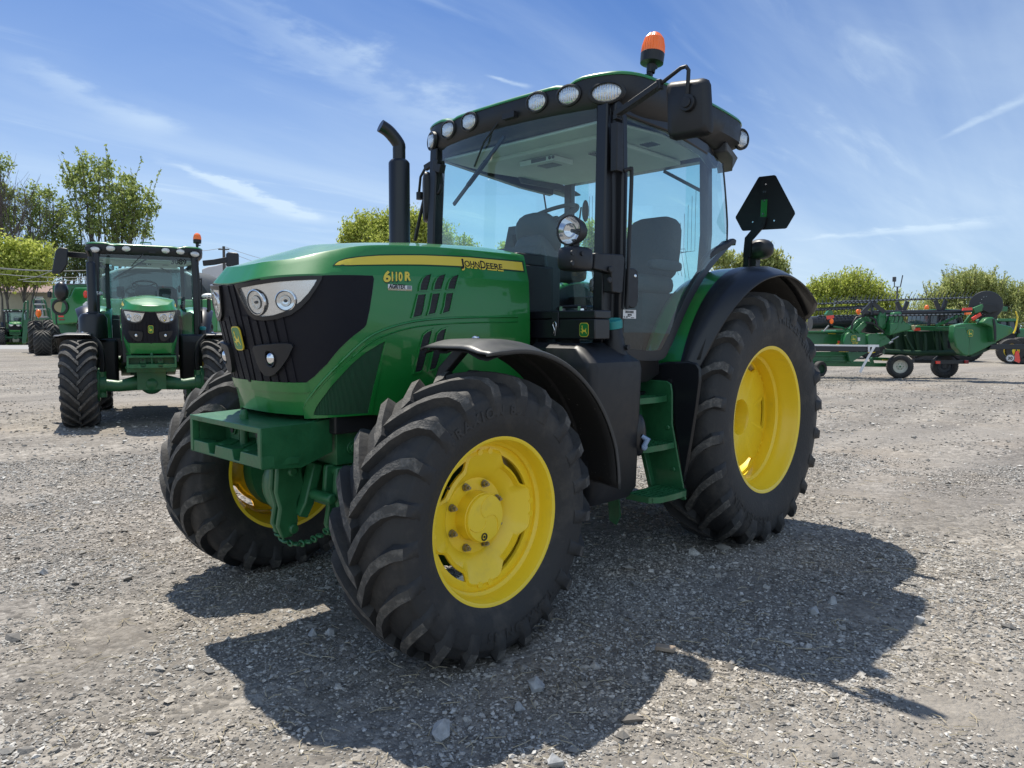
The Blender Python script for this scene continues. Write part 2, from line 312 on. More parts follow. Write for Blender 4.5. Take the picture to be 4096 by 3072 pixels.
def gravel_mat(name, stones):
    m = bpy.data.materials.new(name); m.use_nodes = True; t = m.node_tree; b = t.nodes['Principled BSDF']; b.inputs['Roughness'].default_value = .92; b.inputs['Specular IOR Level'].default_value = .25
    ge = t.nodes.new('ShaderNodeNewGeometry'); ramp = t.nodes.new('ShaderNodeValToRGB'); e = ramp.color_ramp.elements
    cols = [(0, (.13, .125, .118)), (.35, (.28, .268, .248)), (.62, (.42, .402, .372)), (.85, (.53, .51, .475)), (1, (.68, .66, .62))]
    e[0].position, e[0].color = cols[0][0], (*cols[0][1], 1); e[1].position, e[1].color = cols[-1][0], (*cols[-1][1], 1)
    for p, c in cols[1:-1]: q = e.new(p); q.color = (*c, 1)
    pos = ge.outputs['Position']
    def noise(sc, det, ro=.6):
        n = t.nodes.new('ShaderNodeTexNoise'); n.inputs['Scale'].default_value = sc; n.inputs['Detail'].default_value = det; n.inputs['Roughness'].default_value = ro; t.links.new(pos, n.inputs['Vector']); return n.outputs['Fac']
    def mixc(k, a, c, mode='MIX'):
        x = t.nodes.new('ShaderNodeMix'); x.data_type = 'RGBA'; x.blend_type = mode
        for i, v in ((0, k), (6, a), (7, c)):
            if isinstance(v, (float, int)): x.inputs[i].default_value = v
            elif isinstance(v, tuple): x.inputs[i].default_value = (*v, 1)
            else: t.links.new(v, x.inputs[i])
        return x.outputs[2]
    def rng_(v, a, c, lo=0., hi=1.):
        r = t.nodes.new('ShaderNodeMapRange'); r.interpolation_type = 'SMOOTHSTEP'; r.inputs[1].default_value = a; r.inputs[2].default_value = c; r.inputs[3].default_value = lo; r.inputs[4].default_value = hi; t.links.new(v, r.inputs[0]); return r.outputs[0]
    if stones:
        t.links.new(ge.outputs['Random Per Island'], ramp.inputs[0]); c = mixc(rng_(noise(90, 3), .35, .7), ramp.outputs[0], mixc(.5, ramp.outputs[0], (.20, .19, .18)))
        c = mixc(rng_(noise(.9, 4), .45, .68, 0, .45), c, mixc(1.0, c, (1.12, .98, .82), 'MULTIPLY'))
        n2 = t.nodes.new('ShaderNodeTexNoise'); n2.inputs['Scale'].default_value = 160; n2.inputs['Detail'].default_value = 4; t.links.new(pos, n2.inputs['Vector']); h = n2.outputs['Fac']; st, di = .5, .004
    else:
        vo = t.nodes.new('ShaderNodeTexVoronoi'); vo.inputs['Scale'].default_value = 48; t.links.new(pos, vo.inputs['Vector']); sv = t.nodes.new('ShaderNodeSeparateColor'); t.links.new(vo.outputs['Color'], sv.inputs[0])
        vo2 = t.nodes.new('ShaderNodeTexVoronoi'); vo2.inputs['Scale'].default_value = 17; t.links.new(pos, vo2.inputs['Vector']); sv2 = t.nodes.new('ShaderNodeSeparateColor'); t.links.new(vo2.outputs['Color'], sv2.inputs[0])
        t.links.new(mnode('ADD', mnode('MULTIPLY', sv.outputs[0], .55, t=t), mnode('MULTIPLY', sv2.outputs[0], .45, t=t), t=t), ramp.inputs[0])
        dirt = mixc(noise(26, 8), (.115, .105, .094), (.265, .245, .22)); c = mixc(rng_(noise(1.3, 5), .30, .62, .35, .8), dirt, mixc(1.0, ramp.outputs[0], (.88, .86, .835), 'MULTIPLY'))
        c = mixc(rng_(noise(.55, 6), .48, .70, 0, .55), c, mixc(noise(40, 5), (.22, .186, .147), (.38, .33, .27)))
        c = mixc(rng_(noise(.16, 4), .35, .65, 0, 1), c, mixc(1.0, c, (.86, .86, .88), 'MULTIPLY'))
        la = t.nodes.new('ShaderNodeAttribute'); la.attribute_name = 'lane'; c = mixc(mnode('MULTIPLY', la.outputs['Fac'], .55, t=t), c, mixc(noise(60, 6), (.185, .173, .16), (.34, .32, .295)))
        mpt = t.nodes.new('ShaderNodeMapping'); mpt.inputs['Rotation'].default_value = (0, 0, R_(28)); mpt.inputs['Scale'].default_value = (.10, 1.1, 1); t.links.new(pos, mpt.inputs[0]); nt_ = t.nodes.new('ShaderNodeTexNoise'); nt_.inputs['Scale'].default_value = 1.0; nt_.inputs['Detail'].default_value = 5; t.links.new(mpt.outputs[0], nt_.inputs[0])
        c = mixc(rng_(nt_.outputs['Fac'], .38, .62, 0, 1), mixc(1.0, c, (.84, .83, .82), 'MULTIPLY'), mixc(1.0, c, (1.10, 1.08, 1.05), 'MULTIPLY'))
        a1 = mnode('MULTIPLY', mnode('SUBTRACT', 1.0, vo.outputs['Distance'], t=t), .7, t=t); a2 = mnode('MULTIPLY', vo2.outputs['Distance'], -1.2, t=t)
        h = mnode('ADD', mnode('ADD', a1, a2, t=t), mnode('MULTIPLY', noise(110, 6), .8, t=t), t=t); st, di = .8, .014
    t.links.new(c, b.inputs['Base Color']); bp_ = t.nodes.new('ShaderNodeBump'); bp_.inputs['Strength'].default_value = st; bp_.inputs['Distance'].default_value = di; t.links.new(h, bp_.inputs['Height']); t.links.new(bp_.outputs[0], b.inputs['Normal'])
    return m
GRAV = gravel_mat('gravel_ground', False); STONE = gravel_mat('loose_stones', True)
rad = [0]; 
while rad[-1] < 12: rad.append(rad[-1]+max(.022, rad[-1]*.010))
while rad[-1] < 700: rad.append(rad[-1]*1.08)
na = 620; A = np.linspace(0, 2*math.pi, na, endpoint=False)
# finer sectors in front of the viewer
A = np.sort(np.concatenate([YAW+np.linspace(-.66, .66, 520), YAW+np.linspace(.66, 2*math.pi-.66, 120)[1:-1]])); na = len(A)
Rr = np.array(rad[1:])[:, None]; X = CAM[0]+Rr*np.cos(A)[None]; Y = CAM[1]+Rr*np.sin(A)[None]; Z = gz(X, Y)
me = bpy.data.meshes.new('gravel_yard'); V = np.stack([X, Y, Z], -1).reshape(-1, 3); nr = len(rad)-1
I = np.arange(nr-1)[:, None]*na+np.arange(na)[None]; J = np.arange(nr-1)[:, None]*na+(np.arange(na)[None]+1) % na
Q = np.stack([I, J, J+na, I+na], -1).reshape(-1, 4); F = [tuple(q) for q in Q.tolist()]+[tuple(range(na))]
me.from_pydata(V.tolist(), [], F); me.materials.append(GRAV); me.shade_smooth(); at_ = me.attributes.new('lane', 'FLOAT', 'POINT'); at_.data.foreach_set('value', lane(V[:, 0], V[:, 1]).astype(np.float32))
yard = bpy.data.objects.new('gravel_yard', me); COL.objects.link(yard); tag(yard, kind='structure')
# ---- loose stones
def stones(name, spec, seed, matl):
    r = np.random.default_rng(seed); TV = []; TF = None
    tv = np.array([(1, 0, .1), (.30, .95, -.1), (-.81, .59, .15), (-.81, -.59, -.1), (.31, -.95, .1), (.05, .1, .62), (-.1, 0, -.8)]); tf = np.array([(0, 1, 5), (1, 2, 5), (2, 3, 5), (3, 4, 5), (4, 0, 5), (1, 0, 6), (2, 1, 6), (3, 2, 6), (4, 3, 6), (0, 4, 6)])
    PV = []; n = 0
    for cnt, d0, d1, s0, s1, pw in spec:
        d = np.sqrt(r.random(cnt*2)*(d1*d1-d0*d0)+d0*d0); a = YAW+(r.random(cnt*2)-.5)*1.30; x = CAM[0]+d*np.cos(a); y = CAM[1]+d*np.sin(a)
        keep = vnoise(x, y, 8, .9)*.6+vnoise(x, y, 9, .28)*.4+(r.random(cnt*2)-.5)*.35 > .36+.26*lane(x, y); x, y = x[keep][:cnt], y[keep][:cnt]; c = len(x)
        s = s0+(s1-s0)*r.random(c)**pw; v = tv[None]*(1+(r.random((c, 7, 3))-.5)*.75); v = v*np.stack([.8+.5*r.random(c), .6+.4*r.random(c), .5+.5*r.random(c)], -1)[:, None]*s[:, None, None]*.5
        th = r.random(c)*2*math.pi; tx = (r.random(c)-.5)*1.3; cs, sn = np.cos(th)[:, None], np.sin(th)[:, None]; ct, st = np.cos(tx)[:, None], np.sin(tx)[:, None]
        yy = v[..., 1]*ct-v[..., 2]*st; z_ = v[..., 1]*st+v[..., 2]*ct; xx = v[..., 0]*cs-yy*sn; y2 = v[..., 0]*sn+yy*cs
        PV.append(np.stack([xx+x[:, None], y2+y[:, None], z_+gz(x, y)[:, None]+s[:, None]*.12], -1).reshape(-1, 3)); n += c
    V = np.concatenate(PV); F = (tf[None]+7*np.arange(n)[:, None, None]).reshape(-1, 3); me = bpy.data.meshes.new(name)
    me.vertices.add(len(V)); me.vertices.foreach_set('co', V.ravel()); me.loops.add(len(F)*3); me.loops.foreach_set('vertex_index', F.ravel()); me.polygons.add(len(F)); me.polygons.foreach_set('loop_start', np.arange(0, len(F)*3, 3)); me.update(calc_edges=True); me.validate()
    me.materials.append(matl); me.shade_flat(); o = bpy.data.objects.new(name, me); COL.objects.link(o); return tag(o, kind='stuff')
stones('loose_gravel', [(80000, 1.7, 5.4, .005, .014, 1.3), (68000, 1.7, 9.5, .012, .027, 1.6), (28000, 1.8, 30, .022, .052, 2.1), (1100, 1.9, 24, .045, .090, 2.8)], 5, STONE)
# ---- straw litter
STRAW = mat('dry_straw', (.42, .36, .25), .8, noise=.3, nscale=3)
mb = MB()
for _ in range(900):
    d = 2.2+6*random.random()**1.4; a = YAW+(random.random()-.5)*1.2; x = CAM[0]+d*math.cos(a); y = CAM[1]+d*math.sin(a); l = .03+.07*random.random(); t = random.random()*6.28; z = float(gz(x, y))+.009
    mb.tube([(x, y, z), (x+l*.5*math.cos(t), y+l*.5*math.sin(t), z+.004), (x+l*math.cos(t+.2), y+l*math.sin(t+.2), z)], .0017, 4)
tag(mb.build('straw_litter', STRAW, smooth=0), kind='stuff')
# ---- single large stones one can point at
ROCK = mat('grey_rock', (.36, .365, .37), .85, noise=.4, nscale=14, bump=.35, bscale=60)
def rock(p, size, seed, label, m=ROCK, flat=.55):
    r = np.random.default_rng(seed); bm = bmesh.new()
    for _ in range(15): bm.verts.new(Vector(r.normal(size=3)).normalized()*(.42+.12*r.random()))
    bmesh.ops.convex_hull(bm, input=bm.verts)
    for v in [v for v in bm.verts if not v.link_faces]: bm.verts.remove(v)
    pl = [Vector(r.normal(size=3)).normalized() for _ in range(9)]; ds = .20+.20*r.random(9)
    for v in bm.verts:
        v.co += Vector(r.normal(size=3))*.004
    me = bpy.data.meshes.new('rock'); 
    for v in bm.verts: v.co = Vector((v.co.x*1.25, v.co.y*.95, v.co.z*flat*2.0))*size*1.0
    bm.to_mesh(me); bm.free(); me.materials.append(m); me.set_sharp_from_angle(angle=R_(25)); o = bpy.data.objects.new('rock', me); COL.objects.link(o); c = on((p[0]/.54, p[1]/.54), z=0); o.location = (c.x, c.y, float(gz(c.x, c.y))+size*.20); o.rotation_euler = (0, 0, r.random()*6); return tag(o, label, 'rock')
rock((954, 1580), .085, 1, 'large sharp pale stone alone near the lower edge of the shadow')
rock((1158, 1488), .072, 2, 'flat grey stone with a smaller piece against it in the shadow below the front wheel')
rock((1122, 1527), .042, 3, 'pale upright stone chip beside the flat grey stone in the shadow')
rock((716, 1368), .050, 12, 'small stone lying just left of the front tyre lug in the shadow')
rock((676, 1372), .052, 5, 'stone half buried in the shadow tip ahead of the front tyre')
rock((1057, 1415), .060, 6, 'stone touching the bottom of the front tyre on its near side')
rock((1757, 1325), .062, 7, 'light slab stone in the cab shadow behind the front wheel, near its right edge')
rock((1800, 1302), .060, 8, 'grey slab stone lying next to the light slab in the cab shadow')
rock((1200, 1648), .062, 9, 'rounded stone at the bottom edge of the sunlit gravel')
rock((95, 1241), .05, 10, 'small bright stone in the sunlit gravel left of the far front wheel')
rock((1985, 1345), .055, 13, 'greenish grey stone in full sun right of the cab shadow')
WOODC = mat('weathered_wood', (.33, .26, .20), .9, noise=.3, nscale=30)
c = on((1437/.54, 1414/.54), z=0); mb = MB(); mb.box((0, 0, 0), (.085, .04, .018)); mb.v = [(x+.006*math.sin(40*y), y+.004*math.cos(30*x), z) for x, y, z in mb.v]
o = mb.build('wood_chip', WOODC, bevel=.003); o.location = (c.x, c.y, float(gz(c.x, c.y))+.018); o.rotation_euler = (.05, .1, 2.2); tag(o, 'short flat piece of weathered wood lying in the shadow gap between hood and cab', 'wood')
# ================================================================== THE GREEN TRACTOR (x forward, y to its left, rear axle over the origin)
T = tag(empty('farm_tractor'), 'big green tractor with yellow wheels and black beacon-topped cab parked in front on the gravel', 'tractor')
# ------------------------------------------------------------------ wheels
def interp(tab, t):
    x = max(0, min(1, t))*(len(tab)-1); i = min(int(x), len(tab)-2); return np.array(tab[i], float)*(1-(x-i))+np.array(tab[i+1], float)*(x-i)
def make_tyre(name, parent, side, R, hw, rb, zc, nl, lugh, lw, word=None, wr=None, wa=90, rbead=None):
    """R carcass radius at the crown, hw half section width, rb bead radius, zc height of the axle (the tyre is flattened on the ground)"""
    mb = MB(); rbead = rbead or hw*.80
    half = cr([(rbead, rb-.012), (rbead+.012, rb+.012), (hw*.965, rb+(R-rb)*.26), (hw*1.0, rb+(R-rb)*.48), (hw*.975, rb+(R-rb)*.70), (hw*.90, R-.052), (hw*.74, R-.016), (hw*.38, R-.002), (0, R)], 4)
    prof = [(a, r) for a, r in half]+[(-a, r) for a, r in half[::-1][1:]]
    inn = [(-rbead+.01, rb), (-hw*.6, rb+.02), (hw*.6, rb+.02), (rbead-.01, rb)]
    mb.lathe(prof, ax=(0, 1, 0), n=96, m=0)
    # lugs: base path over crown and shoulder, with outward normal
    path = [(-.06*hw, R), (.16*hw, R-.0005), (.38*hw, R-.002), (.58*hw, R-.007), (.74*hw, R-.016), (.86*hw, R-.036), (.945*hw, R-.065), (.99*hw, R-.10), (1.0*hw, R-.135)]
    hh = [.92, 1, 1, 1, 1, .86, .62, .30, .04]; k = len(path); q = 2*math.pi/nl
    for sd in (1, -1):
        for i in range(nl):
            th0 = q*(i+(.5 if sd < 0 else 0))-.10; rows = []
            for j, (a, r) in enumerate(path):
                a0, r0 = path[max(0, j-1)]; a1, r1 = path[min(k-1, j+1)]; tl = math.hypot(a1-a0, r1-r0); na, nr = -(r1-r0)/tl, (a1-a0)/tl
                tt = min(1, max(0, a/(.86*hw))); ph = .36*(1.35*tt-.35*tt*tt)*(hw/R)/(.33)
                h = hh[j]*lugh; w = lw*(1.18 if j < 2 else 1)*(1+.25*max(0, j-4)/4); row = []
                for (da, hf) in ((-.72, 0), (-.46, 1), (.46, 1), (.72, 0)):
                    rr = r+nr*h*hf+(0 if hf else -.004); aa = a+na*h*hf; an = th0+ph+da*w/R
                    row.append((rr*math.cos(an), sd*aa, rr*math.sin(an)))
                rows.append(row)
            b = len(mb.v); vs = [v for rw in rows for v in rw]; fs = []; ms = []
            for j in range(k-1):
                for c in range(3): fs.append((j*4+c, j*4+c+1, j*4+5+c, j*4+4+c)); ms.append(1 if c == 1 and j < 6 else 0)
            fs.append((0, 1, 2, 3)); ms.append(0); mb.v += vs
            for f, mm in zip(fs, ms): mb.f.append(tuple(b+x for x in f)); mb.m.append(mm)
    if word:
        for w_, a_ in word:
            V, F = text2d(w_, wr[1], .002, 1.35); wd = max(v[0] for v in V); out = []
            for x, y in V:
                r = wr[0]+y; an = R_(a_)+(x-wd/2)/wr[0]
                # y on the sidewall at this radius
                hs = [float(np.interp(r, [c[1] for c in half if c[0] > hw*.82 and c[1] > rb+.02], [c[0] for c in half if c[0] > hw*.82 and c[1] > rb+.02]))]
                out.append((r*math.cos(an), hs[0]+.0045, r*math.sin(an)))
            mb.add(out, F, 2)
    V = []
    for x, y, z in mb.v:
        lim = -zc+.005
        if z < lim: y *= 1+.5*min(.1, lim-z); z = lim-.02*min(1, (lim-z)*4)
        elif z < lim+.15: y *= 1+.03*(1-(z-lim)/.15)
        V.append((x, y*side, z))
    mb.v = V
    return mb.build(name, [RUB, LUG, mat_letter], parent, smooth=32)
mat_letter = mat('tyre_lettering', (.030, .030, .031), .6)
def make_rim(parent, side, rf, hw, ring_y, ring_r, face_y, hub_r, hub_y, nutr, nn, ntab, prof, win=.050, conic=False):
    mb = MB(); n = 96
    mb.lathe(prof, n=n, m=0)
    # ring welded inside the rim, carrying the tabs
    mb.lathe([(ring_y-.012, ring_r+.02), (ring_y, ring_r+.018), (ring_y+.004, ring_r+.01), (ring_y+.004, ring_r-.022), (ring_y-.010, ring_r-.024)], n=n, m=0)
    # dished disc with scalloped windows
    rad = [.0, hub_r*.9, nutr-.02, nutr+.024, nutr+.034, nutr+.046, nutr+.056]
    dep = [face_y, face_y, face_y, face_y+.002, face_y+.024, ring_y+.010, ring_y+.024]
    if conic: rad = [.0, hub_r*.9, nutr-.02, nutr+.022, nutr+.030, nutr+.055, nutr+.084]; dep = [face_y, face_y, face_y, face_y+.001, face_y+.011, face_y+.033, face_y+.048]
    rows = []; NT = 144
    for j in range(NT):
        an = 2*math.pi*j/NT; w = .5-.5*math.cos(ntab*an); w = max(0, min(1, (w-.30)/.45)); w = w*w*(3-2*w)
        ro = ring_r-.004-w*win; rr = rad+[ro-.014, ro]; dd = dep+[ring_y+.012, ring_y+.004]
        rows.append([(r*math.cos(an), y, r*math.sin(an)) for r, y in zip(rr, dd)])
    rows.append(rows[0]); mb.grid(rows, 0)
    back = [[(p[0]*.995, p[1]-.012, p[2]*.995) for p in r[3:]] for r in rows]; mb.grid(back, 0)
    edge = [[r[-1], (r[-1][0], r[-1][1]-.012, r[-1][2])] for r in rows]; mb.grid(edge, 0)
    for t in range(ntab):
        for d in (-.11, .11):
            an = 2*math.pi*t/ntab+d*(.285/ring_r); c = Vector((math.cos(an)*(ring_r-.012), ring_y+.004, math.sin(an)*(ring_r-.012)))
            mb.cyl(c, c+Vector((0, .008, 0)), .014, 12, 0)
    for t in range(nn):
        an = 2*math.pi*(t+.5)/nn; c = Vector((math.cos(an)*nutr, face_y+.002, math.sin(an)*nutr))
        mb.cyl(c, c+Vector((0, .006, 0)), .0175, 12, 1); mb.cyl(c+Vector((0, .004, 0)), c+Vector((0, .022, 0)), .0135, 6, 1); mb.cyl(c+Vector((0, .02, 0)), c+Vector((0, .034, 0)), .007, 8, 1)
    # valve
    c = Vector((math.cos(R_(35))*(rf-.045), ring_y+.03, math.sin(R_(35))*(rf-.045))); mb.cyl(c, c+Vector((-.012, .045, -.012)), .006, 8, 2)
    mb.v = [(x, y*side, z) for x, y, z in mb.v]
    mb.build('rim', [YEL, STEEL, BLK], parent, smooth=38)
    h = MB(); h.lathe([(face_y-.02, hub_r), (face_y+.03, hub_r), (hub_y-.016, hub_r*.985), (hub_y-.014, hub_r*.955), (hub_y-.004, hub_r*.95), (hub_y, hub_r*.92), (hub_y+.002, .001)], n=48)
    for t in range(3):   # cast vanes of the hub cover
        pts = []
        for j in range(9):
            rr = hub_r*(.08+.80*j/8); an = 2*math.pi*t/3+1.3*(j/8)**1.4+.5; pts.append((rr*math.cos(an), hub_y+.0015, rr*math.sin(an)))
        h.tube(pts, .0028, 6)
    if hub_r > .08:
        c = Vector((hub_r*.1, hub_y+.002, -hub_r*.72)); h.lathe([(0, .011), (.003, .013), (.003, .017), (0, .018)], c, (0, 1, 0), 16, 1); h.cyl(c, c+Vector((0, .003, 0)), .006, 4, 1)
    h.v = [(x, y*side, z) for x, y, z in h.v]
    h.build('hub', [YEL, BLK], parent, smooth=38)
FRX, FZ, FY = 2.58, .609, .897
RZ, RY = .831, .855
PF = [(.1655, .352), (.170, .362), (.170, .376), (.163, .379), (.156, .374), (.150, .358), (.128, .352), (.118, .340), (.098, .337), (.088, .324), (.05, .322), (.03, .321), (-.06, .320), (-.10, .34), (-.15, .35), (-.155, .36), (-.165, .378), (-.172, .376), (-.170, .352), (-.12, .338), (-.06, .31), (.03, .312), (.05, .324), (.09, .328), (.10, .338), (.14, .342), (.1655, .352)]
PR = [(.200, .478), (.206, .492), (.206, .506), (.198, .510), (.190, .504), (.184, .486), (.165, .474), (.12, .468), (.105, .456), (.07, .454), (.055, .440), (-.08, .438), (-.13, .46), (-.19, .48), (-.20, .508), (-.206, .505), (-.204, .47), (-.13, .445), (-.08, .428), (.05, .430), (.065, .444), (.10, .447), (.12, .458), (.165, .465), (.200, .478)]
for sd in (1, -1):
    w = empty('front_wheel', (FRX, FY*sd, FZ), parent=T)
    make_tyre('tyre', w, sd, .604, .206, .372, FZ, 21, .040, .048, word=[('TRAXION 85', 76), ('TRAXION 85', 256)] if sd > 0 else None, wr=(.465, .058), rbead=.166)
    make_rim(w, sd, .378, .17, .075, .306, .014, .112, .090, .146, 8, 4, PF, .050, True)
    w = empty('rear_wheel', (0, RY*sd, RZ), parent=T)
    make_tyre('tyre', w, sd, .820, .240, .502, RZ, 22, .048, .055, word=[('VREDESTEIN', 116), ('VREDESTEIN', 296)] if sd > 0 else None, wr=(.655, .080), rbead=.200)
    make_rim(w, sd, .508, .206, -.030, .432, -.150, .045, -.10, .070, 8, 5, PR, .070)
# ------------------------------------------------------------------ hood: side surface given by plan curves at two heights and a shoulder crease
HT = [(3.255, 0), (3.250, .12), (3.232, .22), (3.165, .315), (3.02, .412), (2.80, .440), (2.40, .455), (1.76, .468)]
HB = [(3.135, 0), (3.125, .15), (3.090, .28), (3.035, .350), (2.93, .398), (2.72, .428), (2.40, .450), (1.76, .468)]
HZ = [1.637, 1.642, 1.652, 1.664, 1.673, 1.680, 1.690, 1.700]
HC = [(3.205, 0, 1.715), (3.200, .10, 1.719), (3.180, .19, 1.727), (3.095, .285, 1.742), (2.94, .350, 1.785), (2.74, .395, 1.822), (2.35, .418, 1.842), (1.76, .430, 1.846)]
ZT = [(1.60, 1.915), (1.83, 1.923), (2.27, 1.904), (2.60, 1.875), (2.84, 1.846), (3.05, 1.776), (3.10, 1.757), (3.20, 1.717), (3.3, 1.68)]
HT3 = [(x, y, z) for (x, y), z in zip(HT, HZ)]
def side(s, z):
    sg = 1 if s >= 0 else -1; s = min(abs(s), 7)
    pt = crv(HT3, s); pb = crv(HB, s); pc = crv(HC, s)
    if z <= pt[2]:
        k = (z-1.10)/(pt[2]-1.10); x, y = pb+(pt[:2]-pb)*k
        y += .012*math.sin(math.pi*max(0, min(1, k)))*min(1, s/3)
    else: k = (z-pt[2])/(pc[2]-pt[2]); x, y = pt[:2]+(pc[:2]-pt[:2])*k
    return Vector((x, y*sg, z))
def side_n(s, z):
    p = side(s, z); e = .02
    a = side(min(7, s+e), z)-side(max(-7, s-e), z); b = side(s, z+.004)-side(s, z-.004); n = b.cross(a).normalized() if True else None
    if n.dot(Vector((.5, 1 if s >= 0 else -1, 0))) < 0: n = -n
    return p, n
_S = np.linspace(-2.2, 7, 190); _Z = np.linspace(1.0, 1.86, 70)
_G = np.array([[side(s, z) for z in _Z] for s in _S]); _D = _G-CAM; _w = _D@cF; _PX = 2048+FPX*(_D@cR)/_w; _PY = 1536-FPX*(_D@cU)/_w
def hit(p):
    """(s, z) of the point of the hood side seen at p"""
    i, j = np.unravel_index(np.argmin((_PX-p[0])**2+(_PY-p[1])**2), _PX.shape); s, z = _S[i], _Z[j]
    for _ in range(6):
        f0 = np.array(px_of(side(s, z)))-p; e1, e2 = .01, .002
        J = np.stack([(np.array(px_of(side(s+e1, z)))-p-f0)/e1, (np.array(px_of(side(s, z+e2)))-p-f0)/e2], 1)
        d = np.linalg.lstsq(J, -f0, rcond=None)[0]; s += max(-.15, min(.15, d[0])); z += max(-.05, min(.05, d[1])); s = max(-2.2, min(7, s))
    return s, z
def hits(f, pts): return [hit(np.array(f(*p))) for p in pts]
def s_at(x, z):
    lo, hi = 2.0, 7.0
    for _ in range(30):
        m = (lo+hi)/2
        if side(m, z).x > x: lo = m
        else: hi = m
    return lo
STEP = (.12, .03)
def zt(x): return float(np.interp(x, [a for a, b in ZT], [b for a, b in ZT]))
hb = MB(); ss = np.concatenate([np.linspace(0, 4, 49), np.linspace(4, 7, 19)[1:]])
zbot = lambda s: 1.062 if s < 3 else 1.062-.035*min(1, (s-3)/2)
rows = []
for s in list(-ss[::-1])+list(ss[1:]):
    a = abs(s); pt = crv(HT3, a); pc = crv(HC, a); sg = 1 if s >= 0 else -1
    r = [side(s, z) for z in np.linspace(zbot(a), pt[2]-.004, 9)]; r.append(side(s, pt[2]+.001)); r += [side(s, z) for z in np.linspace(pt[2]+.012, pc[2]-.008, 4)]
    r.append(Vector(pc*np.array([1, sg, 1]))-Vector((0, .004*sg, -.001)))
    for k in (.93, .8, .62, .4, .2, 0):
        y = pc[1]*k; z = pc[2]+(zt(pc[0])-pc[2])*(1-k**1.6) if pc[0] < 3.19 else pc[2]
        r.append(Vector((pc[0], y*sg, z)))
    rows.append(r)
hb.grid(rows, 0)
hood = hb.build('hood', GREEN, T, smooth=28)
# inner body behind the hood panels so nothing shows through
k_ = MB(); k_.span((1.47, -.40, .98), (1.80, .40, 1.80), 0); k_.span((1.5, -.36, 1.80), (1.74, .36, 1.87), 0)
k_.span((1.80, -.38, .95), (2.95, .38, 1.6), 0)
k_.build('firewall', BLK, T, bevel=.01)
# chin under the grille
ch = MB()
for (z0, z1, o, ) in ((1.150, 1.195, .012), (1.045, 1.148, .004)):
    rr = []
    for s in np.linspace(-2.95, 2.95, 51):
        p0, n = side_n(s, z0); p1, n1 = side_n(s, z1); fade = 1 if abs(s) < 2.7 else max(0, (2.95-abs(s))/.25)
        rr.append([p0-n*.02, p0+n*o*fade, p1+n1*o*fade, p1-n1*.02])
    ch.grid(rr, 0)
    for s in (0.9, -.9): pass
ch.build('chin_bumper', GREEN, hood, smooth=30)
# ---- dark front panel running round the nose
pl = hits(r3, [(1205-800+0, 372)])
edge = hits(r3, [(400, 366), (500, 350), (640, 333), (790, 318), (950, 308), (1060, 308), (1088, 316), (1096, 340), (1085, 430), (1068, 540), (1047, 632), (1030, 652), (960, 705), (880, 780), (800, 880), (725, 955), (655, 1010), (632, 1026)])
zb0 = edge[-1][1]; left = edge; top0 = left[0]
bottom = [(s, zb0+.003) for s in np.linspace(left[-1][0]-.1, .1, 12)]; top = [(s, crv(HT3, s)[2]-.004) for s in np.linspace(0, max(.2, top0[0]-.1), 8)]
halfp = top+[(s, min(z, crv(HT3, s)[2]-.004)) for s, z in left]+bottom
poly = halfp+[(-s, z) for s, z in halfp[::-1]]
gm = MB(); skin(gm, [(s, z) for s, z in poly if True], side_n, .001, .004, (.16, .035))
# vertical louvre ribs of the grille
def strip(mb, a, b, w0, w1, off, th, m=0, n=10):
    pp = [(a[0]+(b[0]-a[0])*i/n, a[1]+(b[1]-a[1])*i/n) for i in range(n+1)]
    q = [(s-w0-(w1-w0)*i/n, z) for i, (s, z) in enumerate(pp)]+[(s+w0+(w1-w0)*i/n, z) for i, (s, z) in reversed(list(enumerate(pp)))]
    skin(mb, q, side_n, off, th, (.1, .05), m)
for (s0, s1, za, zb) in ((.32, .30, 1.63, 1.40), (.72, .62, 1.49, zb0+.016), (1.18, 1.02, 1.47, zb0+.016), (1.62, 1.42, 1.475, zb0+.016), (2.06, 1.84, 1.48, zb0+.016), (2.5, 2.27, 1.485, zb0+.016), (.30, .22, 1.34, zb0+.016)):
    for sg in (1, -1): strip(gm, (s0*sg, za), (s1*sg, zb), .150, .150, .005, .006)
strip(gm, (0, 1.63), (0, zb0+.016), .11, .11, .005, .010)
grille = gm.build('grille', PANEL, hood, smooth=30)
